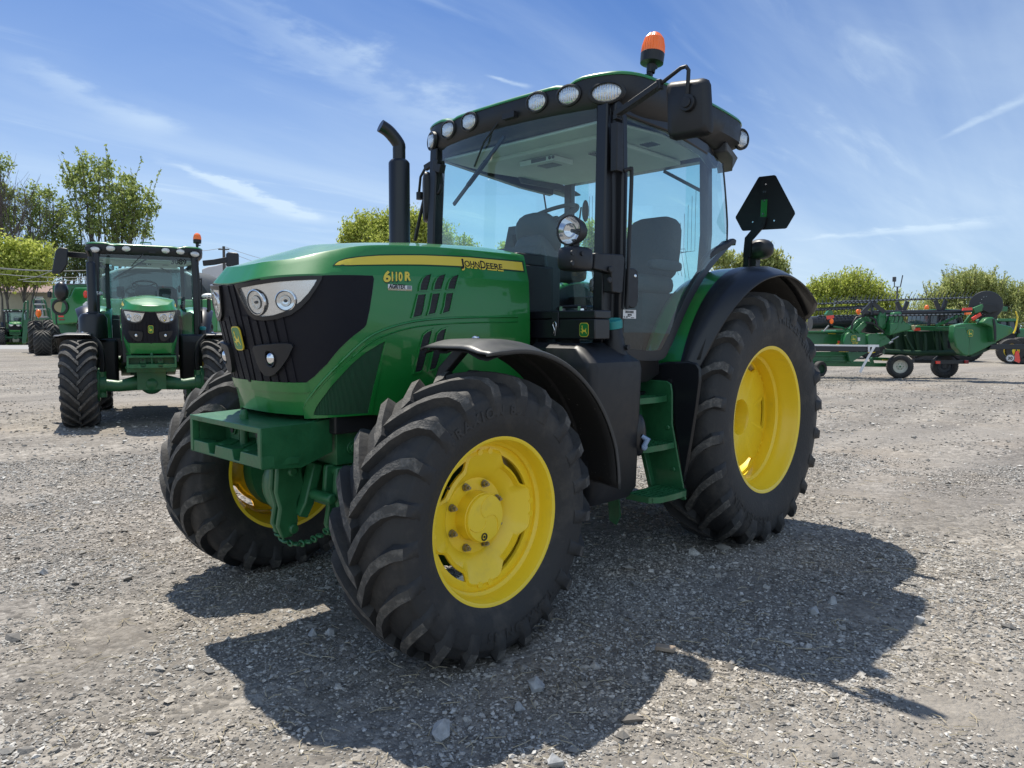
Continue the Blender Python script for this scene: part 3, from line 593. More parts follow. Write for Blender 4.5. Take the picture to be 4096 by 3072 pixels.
# ---- headlights
def sgn_poly(poly, sg): return [(s*sg, z) for s, z in poly]
fr = hits(r3, [(238, 372), (300, 362), (400, 345), (500, 332), (600, 324), (700, 320), (768, 321), (764, 345), (735, 400), (690, 470), (640, 525), (580, 567), (500, 592), (420, 600), (365, 592), (325, 560), (295, 505), (265, 440)])
ln = hits(h5, [(510, 637), (650, 612), (800, 587), (1000, 560), (1200, 545), (1474, 533), (1440, 600), (1370, 705), (1280, 805), (1190, 875), (1080, 935), (960, 975), (850, 990), (765, 988), (690, 950), (630, 880), (580, 790), (540, 700)])
fr = [(s, min(z, crv(HT3, s)[2]-.006)) for s, z in fr]
for sg in (1, -1):
    f = MB(); skin(f, sgn_poly(fr, sg), side_n, .004, .014, (.1, .03), 0, holes=[sgn_poly(ln, sg)])
    hl = f.build('headlight', BLK_S, hood, smooth=30)
    g = MB(); skin(g, sgn_poly(ln, sg), side_n, .0055, .001, (.1, .025), 0)
    # two round reflectors sunk in the chrome
    for (u, v, r, tilt) in ((735, 815, .052, .35), (1090, 800, .042, .0)):
        s, z = hit(np.array(h5(u, v))); p, n = side_n(s*sg, z); n = (n.normalized()+Vector((.12, 0, 0))).normalized()
        g.lathe([(.0060, r*1.16), (.015, r*1.10), (.0165, r*1.02), (.011, r*.94), (.0085, r*.66), (.0078, .001)], p, n, 32, mats=[1, 1, 3, 1, 1])
        g.lathe([(.0080, r*.60), (.0125, r*.56), (.0120, r*.34), (.009, .001)], p, n, 24, mats=[3, 2, 1])
        g.ell(p+n*.012, (.008, .008, .006), 10, 6, 3)
    g.build('reflector', [SILV, CHR, LENS, GREY], hl, smooth=40)
    g = MB(); skin(g, sgn_poly(ln, sg), side_n, .0185, .0015, (.12, .03), 0); g.build('headlight_lens', LGLASS, hl, smooth=40)
# ---- fog lamps
fb = hits(r3, [(364, 775), (372, 757), (420, 748), (500, 742), (560, 741), (590, 748), (600, 765), (575, 830), (535, 895), (500, 935), (470, 948), (440, 943), (415, 915), (390, 860)])
for sg in (1, -1):
    f = MB(); c0 = hit(np.array(r3(472, 838)))
    ell = [(c0[0]+.22*math.cos(a), c0[1]+.038*math.sin(a)) for a in np.linspace(0, 2*math.pi, 20, endpoint=False)]
    skin(f, sgn_poly(fb, sg), side_n, .006, .022, (.1, .03), 0, holes=[sgn_poly(ell, sg)])
    inn = [(c0[0]+(s-c0[0])*.80, c0[1]+(z-c0[1]+.006)*.78) for s, z in fb]
    fo = f.build('fog_light', BLK, hood, smooth=30, bevel=.004)
    p, n = side_n(c0[0]*sg, c0[1]); n = (n+Vector((.9, 0, 0))).normalized()
    g = MB(); g.lathe([(.0, .040), (.026, .038), (.024, .034), (.012, .032), (.010, .001)], p+n*.004, n, 24, 1); g.ell(p+n*.010, (.027, .030, .033), 18, 8, 0)
    g.build('fog_lens', [CHR, BLK], fo, smooth=40)
# ---- badge with leaping deer
DEER = [(.16, .60), (.20, .66), (.28, .69), (.27, .76), (.20, .92), (.25, .86), (.28, .96), (.31, .84), (.37, .95), (.36, .82), (.34, .72), (.37, .64), (.42, .57), (.55, .53), (.68, .54), (.78, .62), (.80, .72), (.84, .62), (.81, .50), (.84, .38), (.96, .20), (.91, .19), (.75, .34), (.62, .38), (.47, .36), (.36, .28), (.42, .18), (.37, .17), (.29, .27), (.33, .35), (.22, .31), (.10, .36), (.08, .42), (.20, .39), (.31, .45), (.29, .56), (.24, .60)]
def rrect(w, h, r, n=5):
    out = []
    for cx, cy, a0 in ((w-r, h-r, 0), (-w+r, h-r, 90), (-w+r, -h+r, 180), (w-r, -h+r, 270)):
        out += [(cx+r*math.cos(R_(a0+90*i/n)), cy+r*math.sin(R_(a0+90*i/n))) for i in range(n+1)]
    return out
def badge(name, parent, o, ux, uy, w, h, thick=.006, rim=True):
    mb = MB(); ux = Vector(ux).normalized(); uy = Vector(uy).normalized(); n = ux.cross(uy); o = Vector(o)
    P_ = lambda x, y, d: o+ux*x+uy*y+n*d
    # octagon-like shield: slightly narrowed top corners
    def out(k): return [(x*k, y*k) for x, y in rrect(w/2, h/2, w*.28)]
    mb.prism([P_(x, y, 0) for x, y in out(1.0)], n*thick, 1)
    mb.prism([P_(x, y, thick) for x, y in out(.92)], n*.001, 0)
    mb.prism([P_((x-.52)*w*.80, (y-.55)*h*.80, thick+.001) for x, y in DEER], n*.001, 1)
    return mb.build(name, [GREEN, YEL_D], parent, smooth=0)
s, z = hit(np.array(r3(270, 710))); p, n = side_n(0, z)
badge('emblem', hood, p+n*.018, (0, 1, 0), (n.cross(Vector((0, 1, 0)))*(1 if n.cross(Vector((0, 1, 0))).z > 0 else -1)), .082, .112)
# ---- both flanks: feature line, mesh screen, louvres, stripe
stripe = hits(r3, [(850, 255), (862, 243), (880, 231), (920, 218), (1000, 205), (1130, 195), (1400, 193), (1700, 206), (2033, 236), (2043, 290), (1800, 268), (1400, 250), (1100, 251), (950, 254)])
border = hits(r3, [(836, 260), (856, 238), (880, 224), (920, 210), (1000, 198), (1130, 187), (1400, 185), (1700, 198), (2042, 228), (2052, 300), (1800, 277), (1400, 258), (1100, 258), (950, 261)])
tri = hits(r3, [(1181, 715), (1150, 722), (1060, 765), (960, 840), (860, 930), (760, 1035), (700, 1105), (664, 1150), (662, 1190), (672, 1222), (870, 1212), (1084, 1197), (1130, 950)])
tri2 = hits(r3, [(1166, 735), (1130, 752), (1050, 800), (960, 873), (870, 970), (790, 1070), (735, 1150), (715, 1200), (880, 1200), (1060, 1188), (1110, 960)])
VENTS = [[(1387, 413), (1391, 375), (1405, 340), (1425, 322), (1457, 312), (1448, 350), (1432, 410)], [(1373, 442), (1423, 438), (1405, 540), (1395, 571), (1342, 583), (1352, 540)],
         [(1474, 407), (1480, 370), (1492, 341), (1512, 323), (1546, 313), (1536, 350), (1520, 404)], [(1464, 436), (1511, 432), (1490, 530), (1481, 556), (1437, 567), (1448, 530)],
         [(1561, 404), (1570, 366), (1582, 341), (1600, 325), (1629, 317), (1620, 350), (1606, 404)], [(1551, 434), (1596, 430), (1577, 522), (1570, 545), (1528, 557), (1540, 515)],
         [(1462, 664), (1430, 678), (1406, 702), (1391, 760), (1370, 850), (1354, 930), (1388, 924), (1402, 913), (1425, 830)], [(1551, 655), (1520, 666), (1495, 692), (1480, 760), (1460, 850), (1447, 915), (1478, 908), (1490, 898), (1515, 815)]]
vents = [hits(r3, v) for v in VENTS]
line = hits(r3, [(668, 1222), (662, 1150), (700, 1078), (760, 1003), (860, 898), (960, 795), (1060, 712), (1130, 674), (1250, 632), (1400, 602), (1650, 585), (2005, 578)])
line2 = hits(r3, [(1010, 668), (1100, 618), (1300, 600)])
MESH = mat('green_screen_mesh', (.006, .060, .022), .6, noise=.2, nscale=60); t_ = MESH.node_tree
w_ = t_.nodes.new('ShaderNodeTexWave'); w_.inputs['Scale'].default_value = 55; w_.bands_direction = 'X'; c_ = t_.nodes.new('ShaderNodeTexCoord'); t_.links.new(c_.outputs['Object'], w_.inputs[0]); b_ = t_.nodes.new('ShaderNodeBump'); b_.inputs['Strength'].default_value = .6; b_.inputs['Distance'].default_value = .004
t_.links.new(w_.outputs['Fac'], b_.inputs['Height']); t_.links.new(b_.outputs[0], t_.nodes['Principled BSDF'].inputs['Normal'])
for sg in (1, -1):
    mb = MB(); skin(mb, sgn_poly(border, sg), side_n, .0008, .0006, (.2, .03), 0); skin(mb, sgn_poly(stripe, sg), side_n, .0016, .0006, (.2, .02), 1)
    st = mb.build('side_stripe', [mat('dark_green_decal', (.004, .045, .018), .4) if sg > 0 else MATS['dark_green_decal'], YEL_D], hood, smooth=40)
    mb = MB(); skin(mb, sgn_poly(tri, sg), side_n, .001, .006, (.15, .03), 0, holes=[sgn_poly(tri2, sg)]); skin(mb, sgn_poly(tri2, sg), side_n, .001, .001, (.15, .03), 1)
    mb.build('air_screen', [GREEN, MESH], hood, smooth=30)
    for i, v in enumerate(vents):
        v = sgn_poly(v, sg); cx = sum(p[0] for p in v)/len(v); cz = sum(p[1] for p in v)/len(v)
        big = [(cx+(s-cx)*1.28, cz+(z-cz)*1.10) for s, z in v]
        mb = MB(); skin(mb, big, side_n, .0008, .007, (.2, .03), 0, holes=[v]); skin(mb, v, side_n, .001, .001, (.2, .03), 1)
        zs = [z for s, z in v]; s0, s1 = min(p[0] for p in v), max(p[0] for p in v)
        for zz_ in np.arange(min(zs)+.012, max(zs)-.006, .016):   # louvre slats
            xs = []
            for a in range(len(v)):
                (sa, za), (sb, zb) = v[a], v[(a+1) % len(v)]
                if (za > zz_) != (zb > zz_): xs.append(sa+(sb-sa)*(zz_-za)/(zb-za))
            if len(xs) >= 2:
                p0, n0 = side_n(min(xs), zz_); p1, n1 = side_n(max(xs), zz_+.010*0); mb.bar(p0+n0*.003, p1+n1*.003, .004, .005, 1)
        mb.build('vent', [GREEN, BLK], hood, smooth=30)
    mb = MB(); pts = [side_n(s*sg, z) for s, z in cr(line, 6)]; mb.tube([p+n*.001 for p, n in pts], .006, 6)
    pts = [side_n(s*sg, z-.028) for s, z in cr(line[5:], 6)]; mb.tube([p+n*.000 for p, n in pts], .004, 6)
    mb.build('panel_seam', GREEN, hood, smooth=60)
# ---- lettering on both flanks (the right flank reads the other way round)
def side_text(body, pa, pb, size, mb, m, bold=.0, off=.0025, sg=1, shear=0, dz=0, spc=1.0):
    (sa, za), (sb, zb) = hit(np.array(pa)), hit(np.array(pb)); xa, xb = side(sa, za).x, side(sb, zb).x
    V, F = text2d(body, size, bold, spc, shear); x0 = min(v[0] for v in V); x1 = max(v[0] for v in V); out = []
    for x, y in V:
        k = (x-x0)/(x1-x0); k = k if sg > 0 else 1-k
        X = xa+(xb-xa)*k; Z = za+(zb-za)*k+y+dz; p, n = side_n(s_at(X, Z)*sg, Z); out.append(p+n*off)
    mb.add(out, F, m)
BLACK_INK = mat('black_ink', (.006, .006, .008), .5)
for sg in (1, -1):
    mb = MB()
    # drop-shadow edge, then letters, capital J and D taller
    for (wd, a, b, sz) in (('J', (1645, 262), (1668, 262), .056), ('OHN', (1672, 262), (1768, 271), .043), ('D', (1774, 273), (1806, 276), .056), ('EERE', (1810, 275), (1912, 285), .043)):
        side_text(wd, r3(a[0]+4, a[1]+6), r3(b[0]+4, b[1]+6), sz*1.02, mb, 0, .0035, .0028, sg)
        side_text(wd, r3(*a), r3(*b), sz, mb, 1, .0010, .0034, sg)
    mb.build('maker_name', [YEL_D, BLACK_INK], hood, smooth=0)
    mb = MB()
    for (wd, a, b, sz) in (('6', (1158, 358), (1205, 357), .068), ('110', (1210, 352), (1280, 352), .056), ('R', (1292, 350), (1332, 349), .056)):
        side_text(wd, r3(a[0]+3, a[1]+3), r3(b[0]+3, b[1]+3), sz, mb, 0, .006, .0016, sg, shear=.12); side_text(wd, r3(*a), r3(*b), sz, mb, 1, .0025, .0024, sg, shear=.12)
    mb.build('model_number', [MATS['dark_green_decal'], YEL_D], hood, smooth=0)
q = hits(r3, [(1187, 373), (1338, 385), (1338, 418), (1187, 412)]); q2 = hits(r3, [(1187, 400), (1338, 409), (1338, 418), (1187, 412)])
mb = MB(); skin(mb, q, side_n, .0008, .0006, (.1, .02), 0); skin(mb, q2, side_n, .0014, .0004, (.1, .02), 1); side_text('AGRITEX', r3(1192, 399), r3(1300, 403), .027, mb, 2, .0012, .0024, 1, shear=.2); side_text('www.agritex.ca', r3(1205, 410), r3(1300, 415), .006, mb, 0, 0, .0026)
skin(mb, hits(r3, [(1308, 384), (1335, 386), (1335, 407), (1308, 405)]), side_n, .0014, .0004, (.1, .02), 3)
mb.build('dealer_sticker', [WHITE, mat('sticker_beige', (.42, .36, .20), .5), BLACK_INK, mat('sticker_grey', (.25, .28, .30), .5)], hood, smooth=0)
# ------------------------------------------------------------------ chassis, axle and front weight bracket
mb = MB()
mb.span((-.45, -.24, .58), (1.55, .24, 1.12)); mb.span((1.5, -.2, .52), (2.75, .2, .98)); mb.span((2.35, -.335, .80), (2.915, .335, 1.03))
mb.span((-.55, -.30, .62), (.35, .30, 1.0)); mb.cyl((0, -.66, RZ), (0, .66, RZ), .15, 20); mb.cyl((0, -.45, RZ), (0, .45, RZ), .24, 24)
for sd in (1, -1):
    for x, z in ((2.83, .965), (2.83, .875)): mb.cyl((x, sd*.335, z), (x, sd*.353, z), .022, 6); mb.cyl((x, sd*.335, z), (x, sd*.343, z), .032, 16)
    mb.cyl((2.76, sd*.334, .925), (2.76, sd*.338, .925), .014, 12); mb.span((2.48, sd*.30, .90), (2.64, sd*.337, .95))
chassis = mb.build('chassis', GREEN_C, T, bevel=.012)
mb = MB()
mb.tube([(FRX, -.74, FZ), (FRX, -.45, FZ-.03), (FRX, -.16, FZ+.02), (FRX, .16, FZ+.02), (FRX, .45, FZ-.03), (FRX, .74, FZ)], [.10, .085, .12, .12, .085, .10], 20)
mb.ell((FRX, 0, FZ), (.20, .17, .17), 20, 12)
for sd in (1, -1):
    mb.cyl((FRX, sd*.62, FZ), (FRX, sd*.868, FZ), .135, 28); mb.cyl((FRX, sd*.68, FZ-.19), (FRX, sd*.68, FZ+.19), .07, 16)
    mb.cyl((FRX, sd*.70, FZ), (FRX, sd*.80, FZ), .25, 32); mb.tube([(FRX-.13, sd*.2, FZ+.02), (FRX-.15, sd*.66, FZ)], .022, 10)
mb.build('front_axle', GREEN_C, T, smooth=40)
# bracket: a cast pocket, open to the front
BX0, BX1, BYH, BZ0, BZ1 = 2.90, 3.300, .365, .835, 1.012
mb = MB(); th = .026
mb.prism([(BX1, -BYH, BZ1), (BX1, BYH, BZ1), (3.06, BYH-.005, BZ1+.004), (2.98, .315, BZ1+.016), (2.98, -.315, BZ1+.016), (3.06, -BYH+.005, BZ1+.004)], (0, 0, -th))
for sd in (1, -1):
    mb.prism([(BX1, sd*BYH, BZ1), (BX1, sd*BYH, BZ0), (3.10, sd*(BYH-.02), BZ0-.02), (2.93, sd*.325, BZ0+.03), (2.93, sd*.325, BZ1+.01), (3.06, sd*(BYH-.005), BZ1+.002)], (0, -sd*th, 0))
mb.span((BX1-.20, -BYH+.02, BZ0+.01), (BX1-.16, BYH-.02, BZ1-.01))
fl = []
ys = [(-BYH, 0), (-.17, 0), (-.155, .030), (-.10, .030), (-.085, 0), (.085, 0), (.10, .030), (.155, .030), (.17, 0), (BYH, 0)]
low = [(BX1, y, BZ0+d) for y, d in ys]; mb.prism([(BX1, -BYH, BZ0+.055)]+[(BX1, y, BZ0+.055-(.045 if d else 0)) for y, d in ys[1:-1]]+[(BX1, BYH, BZ0+.055), (BX1, BYH, BZ0), (BX1, -BYH, BZ0)], (-.06, 0, 0))
mb.prism([(BX1-.06, -BYH+.01, BZ0+.004), (BX1-.06, BYH-.01, BZ0+.004), (BX1-.06, BYH-.01, BZ0+.034), (BX1-.06, -BYH+.01, BZ0+.034)], (-.12, 0, 0))
for y in (-.13, 0, .13): mb.prism([(BX1-.05, y-.05, BZ0+.05), (BX1-.05, y+.05, BZ0+.05), (BX1-.16, y+.055, BZ0+.082), (BX1-.16, y-.055, BZ0+.082)], (0, 0, -.03))
for y in (-.13, .13): mb.box((BX1-.14, y, .93), (.05, .085, .14)); mb.cyl((BX1-.115, y, .95), (BX1-.105, y, .95), .026, 16)
mb.box((BX1+.0005, 0, BZ1-.012), (.004, 2*BYH, .024))
for sd in (1, -1): mb.span((BX1-.03, sd*(BYH-.002), BZ0+.003), (BX1+.003, sd*(BYH-.030), BZ1-.003))
br = mb.build('weight_bracket', GREEN_C, T, bevel=.008)
mb = MB(); mb.cyl((BX1-.10, 0, .86), (BX1-.10, 0, 1.035), .020, 16); mb.cyl((BX1-.10, 0, 1.035), (BX1-.10, 0, 1.055), .019, 16, r2=.012); mb.build('hitch_pin', GREEN_C, br)
for y in (-.13, .13): mb = MB(); mb.cyl((BX1-.106, y, .95), (BX1-.099, y, .95), .017, 6); mb.build('bolt', BLK, br)
mb = MB(); flat_text(mb, 'DEERE', (BX1+.0025, -.27, BZ1-.020), (0, 1, 0), (0, 0, 1), .016, lift=.0008); mb.build('cast_lettering', GREEN_C, br, smooth=0)
# links of the front linkage hanging under the bracket
mb = MB()
for y, dx in ((.06, .0), (.15, .02), (.27, -.16), (.36, -.16)):
    X = 3.06+dx
    out = [(X+.05, .80), (X-.07, .80), (X-.085, .70), (X-.05, .62), (X-.05, .52), (X-.02, .46), (X+.03, .46), (X+.055, .52), (X+.04, .60), (X+.06, .68)]
    mb.prism([(a, y, b) for a, b in out], (0, .030, 0))
for y0, y1, x, z in ((.05, .20, 3.06, .77), (.26, .40, 2.90, .77), (.05, .20, 3.06, .50), (.26, .40, 2.90, .50), (.05, .4, 2.98, .66)): mb.cyl((x, y0, z), (x, y1, z), .024, 14)
for y in (.055, .405): mb.cyl((3.06 if y < .2 else 2.90, y-.01, .53), (3.06 if y < .2 else 2.90, y+.015, .53), .03, 6)
mb.tube([(2.95, .2, .80), (3.0, .2, .62), (3.02, .18, .56)], 0, rect=(.07, .05)); mb.ell((2.98, -.05, .66), (.09, .14, .14), 18, 10)
mb.span((2.7, -.2, .62), (3.0, .1, .80))
lk = mb.build('front_linkage', GREEN_C, T, bevel=.008)
mb = MB()
pts = [(3.07, .03, .56), (3.08, .045, .50), (3.08, .08, .455), (3.07, .125, .43), (3.04, .17, .42), (3.0, .21, .43), (2.96, .25, .46), (2.93, .30, .50)]
for i, p in enumerate(cr(pts, 2)):
    q_ = Matrix.Rotation(i*1.5707, 3, 'Y'); c = Vector(p)
    ring = [c+q_@Vector((.011*math.cos(a), .022*math.sin(a), 0)) for a in np.linspace(0, 2*math.pi, 12)]
    mb.tube(ring, .0065, 6)
mb.build('check_chain', GREEN_C, lk)
# ------------------------------------------------------------------ front fenders
FA = [80, 83, 90, 105, 118, 128, 145, 162, 178]; FR_ = [.752, .757, .770, .788, .802, .812, .828, .842, .836]
for sd in (1, -1):
    mb = MB(); rows = []
    for j in range(33):
        ad = 80+(178-80)*j/32; a = R_(ad); r = float(np.interp(ad, FA, FR_))
        sec = [(.700, -.020), (.705, -.004), (.725, .004), (.80, .006), (.96, .006), (1.00, .002), (1.035, -.012), (1.07, -.026), (1.112, -.030), (1.122, -.036), (1.122, -.052)]
        k = min(1, j/3)
        rows.append([(FRX+(r+d*(.55+.45*k))*math.cos(a), sd*y, FZ+(r+d*(.55+.45*k))*math.sin(a)) for y, d in sec])
    mb.grid(rows, 0)
    f = mb.build('front_fender', [FENDER_G], T, smooth=40, solid=.007)
    mb = MB(); rows = []
    for j in range(33):
        ad = 81+(177-81)*j/32; a = R_(ad); r = float(np.interp(ad, FA, FR_))-.013; rows.append([(FRX+(r+d)*math.cos(a), sd*y, FZ+(r+d)*math.sin(a)) for y, d in ((.705, -.02), (.73, 0), (.80, 0), (.81, -.012), (.86, -.012), (.87, 0), (.99, -.004), (1.06, -.032), (1.112, -.038))])
    mb.grid(rows, 0); mb.build('fender_lining', DIRTY, f, smooth=40, solid=.003)
    mb = MB(); mb.tube([(2.42, sd*.86, 1.362), (2.45, sd*.70, 1.345), (2.50, sd*.62, 1.24), (2.52, sd*.585, 1.12), (2.54, sd*.575, .92), (2.56, sd*.60, .70)], 0, rect=(.055, .05)); mb.build('fender_bracket', BLK, f, bevel=.006)
    for x in (2.47, 2.33): mb = MB(); mb.ell((x, sd*.80, FZ+math.sqrt(.786**2-(2.58-x)**2)+.006), (.022, .022, .012), 12, 6); mb.build('bolt', CHR, f)
# ------------------------------------------------------------------ rear fenders: painted arch, broad black extension
RC = (-.03, .86)
def rf(a, y):
    k = max(0, min(1, (a-20)/60)); r = .925+.075*k*k*(3-2*k)
    if a > 95: r -= .00035*(a-95)
    d = 0
    if y > .99: d = .75*(y-.99)**1.5*1.6
    if y < .70: d = .3*(.70-y)
    return r-d
def arch(mb, sd, ys, a0, a1, n=40, m=0, dr=0, endround=0, y0taper=None):
    rows = []
    for j in range(n+1):
        row = []
        for i, y in enumerate(ys):
            aa = a0+(a1-a0)*j/n
            if endround:
                k = max(0, (y-.90)/.24); aa = a0+(a1-endround*k*k-a0)*j/n
            yy = y if y < .87 or y0taper is None else .868+(y-.868)*(.28+.72*max(0, min(1, (aa-18)/62))**.8)
            r = rf(aa, y)+dr; y = yy; row.append((RC[0]+r*math.cos(R_(aa)), sd*y, RC[1]+r*math.sin(R_(aa))))
        rows.append(row)
    mb.grid(rows, m)
for sd in (1, -1):
    mb = MB(); arch(mb, sd, [.56, .60, .66, .72, .78, .84, .868, .876], 22, 138)
    f = mb.build('rear_fender', GREEN, T, smooth=45, solid=.008)
    mb = MB(); arch(mb, sd, [.868, .874, .88, .94, 1.0, 1.05, 1.09, 1.12, 1.135], 20, 140, dr=.004, endround=16, y0taper=1)
    mb.build('fender_extension', BLK_S, f, smooth=45, solid=.010)
    mb = MB(); arch(mb, sd, [.58, .66, .74, .80, .90, .98], 26, 138, dr=-.022); mb.build('fender_lining', DIRTY, f, smooth=45, solid=.004)
    # inner wall of the wheel house
    mb = MB(); wall = [(RC[0]+rf(a, .6)*math.cos(R_(a))*.995, sd*.57, RC[1]+rf(a, .6)*math.sin(R_(a))*.995) for a in range(22, 140, 6)]+[(-.66, sd*.57, 1.0), (.80, sd*.57, 1.0)]
    mb.prism(wall, (0, sd*.012, 0)); mb.build('wheel_house', BLK, f)
    # mud guard plate ahead of the rear tyre (faces forward)
    X = .925
    mg = [(r8(300, 745), 0), (r8(340, 722), 0), (r8(420, 706), 0), (r8(560, 702), 0), (r8(610, 715), 0), (r8(634, 752), 0), (r8(634, 830), 0), (r8(612, 1000), 0), (r8(580, 1200), 0), (r8(545, 1400), 0), (r8(526, 1475), 0), (r8(512, 1440), 0), (r8(480, 1200), 0), (r8(440, 900), 0), (r8(300, 815), 0)]
    mb = MB(); P_ = [on(p, x=X) for p, _ in mg]; mb.prism([(v.x, sd*v.y, v.z) for v in P_], (-.022, 0, 0)); mb.build('mud_flap', BLK_S, f, bevel=.012)
    mb = MB(); mb.cyl((X, sd*.86, 1.125), (X+.014, sd*.86, 1.125), .016, 10); mb.build('bolt', BLK, f)
# ------------------------------------------------------------------ access steps between tank and left rear wheel
mb = MB(); X = .955
pl_ = [r8(208, 800), r8(248, 815), r8(420, 828), r8(448, 848), r8(456, 900), r8(456, 1100), r8(540, 1580), r8(520, 1582), r8(360, 1512), r8(330, 1480), r8(285, 1200)]
mb.prism([on(p, x=X) for p in pl_], (-.014, 0, 0))
rail = [r8(204, 798), r8(240, 806), r8(275, 1200), r8(330, 1505), r8(372, 1600), r8(345, 1560), r8(300, 1500), r8(240, 1200)]
mb.bar(on(r8(222, 805), x=X+.016), on(r8(262, 1190), x=X+.016), .03, .05); mb.bar(on(r8(262, 1190), x=X+.016), on(r8(345, 1560), x=X+.016), .03, .05)
for p in (r8(430, 1120), r8(465, 1385)): c = on(p, x=X); mb.cyl(c, c+Vector((.010, 0, 0)), .015, 8)
stp = mb.build('access_steps', GREEN_C, T, bevel=.006)
for (v, u0, u1) in ((945, 160, 392), (1240, 170, 440), (1545, 215, 515)):
    c0 = on(r8(u0, v), x=X+.20); c1 = on(r8(u1, v), x=X+.20); z = (c0.z+c1.z)/2; yo = on(r8(u1, v), x=X+.10).y; yi = yo-.20
    mb = MB()
    rimp = [(X+.36, yi, z), (X+.36, yo-.05, z), (X+.31, yo-.01, z), (X+.18, yo, z), (X+.05, yo-.005, z), (X+.012, yo-.03, z), (X+.012, yi, z)]
    mb.tube(rimp+[rimp[0]], 0, rect=(.012, .034))
    for k in range(1, 6): mb.bar((X+.012, yi+(yo-yi)*k/6, z), (X+.35, yi+(yo-yi)*k/6, z), .006, .022)
    for k in range(1, 5): mb.bar((X+.012+.07*k, yi, z-.002), (X+.012+.07*k, yo-.01, z-.002), .006, .02)
    mb.build('step', GREEN_C, stp)
mb = MB(); mb.prism([(1.14, .50, 1.10), (1.14, .56, 1.10), (1.14, .66, .30), (1.14, .63, .24), (1.14, .58, .26)], (-.014, 0, 0)); mb.build('step_side_plate', GREEN_C, stp)
# ------------------------------------------------------------------ fuel tank with filler neck
mb = MB()
lay = [(.50, 1.36, 1.74, .90, .0), (.56, 1.33, 1.76, .93, 0), (1.22, 1.33, 1.80, .955, 0), (1.262, 1.34, 1.80, .95, 0), (1.335, 1.42, 1.78, .86, 0), (1.362, 1.46, 1.72, .80, 0)]
def tank_ring(z, x0, x1, yo, yi=.46, r=.05):
    out = []
    for cx, cy, a0 in ((x1-r, yo-r, 0), (x0+r, yo-r, 90), (x0+r, yi+r, 180), (x1-r, yi+r, 270)):
        for i in range(5): a = R_(a0+90*i/4); out.append((cx+r*math.cos(a), cy+r*math.sin(a), z))
    return out
rows = [tank_ring(z, a, b, c) for z, a, b, c, _ in lay]
mb.grid(rows, 0, closed=True); mb.add(rows[0], [tuple(range(len(rows[0])))], 0); mb.add(rows[-1], [tuple(range(len(rows[-1])))], 0)
tank = mb.build('fuel_tank', BLK, T, smooth=35)
n0 = on(h7(1300, 800), y=.84); n1 = on(h7(1275, 520), y=.84); d = (n1-n0).normalized()
mb = MB(); mb.lathe([(-.10, .085), (-.02, .066), (.02, .058), ((n1-n0).length-.005, .046), ((n1-n0).length, .044), ((n1-n0).length, .001)], n0, d, 28); mb.cyl(n0+Vector((-.02, .06, .02)), n0+Vector((-.02, .075, .02)), .015, 10); mb.build('filler_neck', BLK, tank, smooth=40)
mb = MB(); c = n1; mb.lathe([(0, .046), (.002, .050), (.026, .053), (.044, .052), (.048, .046), (.049, .001)], c, d, 32); x_ = Vector((-.7, .7, 0)); mb.bar(c+d*.052-x_*.042, c+d*.052+x_*.042, .020, .016, up=tuple(d)); mb.build('filler_cap', TEAL, tank, smooth=40)
mb = MB(); cc = Vector((1.335, .925, .845)); mb.ell(cc, (.05, .035, .12), 18, 10); mb.build('tank_recess', BLK_S, tank)
mb = MB(); mb.tube([cc+Vector((.02, .032, .0)), cc+Vector((.0, .055, -.02)), cc+Vector((.02, .048, -.055))], [.012, .02, .014], 10); mb.ell(cc+Vector((.012, .045, -.06)), (.022, .016, .022), 10, 6); mb.build('blue_plug', mat('pale_blue_plastic', (.28, .38, .55), .5), tank)
# ------------------------------------------------------------------ toolbox across the front corner of the cab
X = 1.70; a = on(h7(165, 303), x=X); b = on(h7(1045, 303), x=X); cz = on(h7(1030, 655), x=X).z
mb = MB(); mb.span((X-.13, a.y, cz), (X, b.y, a.z-.045)); mb.span((X-.134, a.y-.004, a.z-.044), (X+.004, b.y+.004, a.z))
tb = mb.build('toolbox', BLK_S, T, bevel=.006)
mb = MB(); yc = a.y+(b.y-a.y)*.46; mb.box((X+.006, yc, a.z-.05), (.006, .05, .085)); mb.build('hasp', BLK, tb, bevel=.003)
mb = MB(); p0 = Vector((X+.012, yc, a.z-.075)); mb.tube(cr([p0+Vector((0, -.012, -.060)), p0+Vector((0, .0, -.03)), p0+Vector((0, -.012, 0)), p0+Vector((0, 0, .014)), p0+Vector((0, .012, 0)), p0+Vector((0, .004, -.062))], 4), .0022, 6); mb.build('hair_pin', CHR, tb)
mb = MB(); hy = a.y+(b.y-a.y)*.58; mb.tube(cr([(X-.06, hy-.10, a.z+.006), (X-.06, hy-.085, a.z+.020), (X-.06, hy, a.z+.024), (X-.06, hy+.085, a.z+.020), (X-.06, hy+.10, a.z+.006)], 4), .009, 8, 0)
for q in (-.065, .065): mb.box((X-.06, hy+q, a.z+.012), (.028, .020, .026), 1)
mb.build('handle', [BLK, CHR], tb, smooth=40)
badge('emblem', tb, on(h7(905, 535), x=X+.001), (0, 1, 0), (0, 0, 1), .062, .075, .002)
mb = MB(); mb.span((X-.12, a.y+.05, cz-.16), (X-.05, a.y+.12, cz)); mb.span((X-.12, b.y-.28, cz-.16), (X-.05, b.y-.2, cz)); mb.build('toolbox_bracket', BLK, tb)
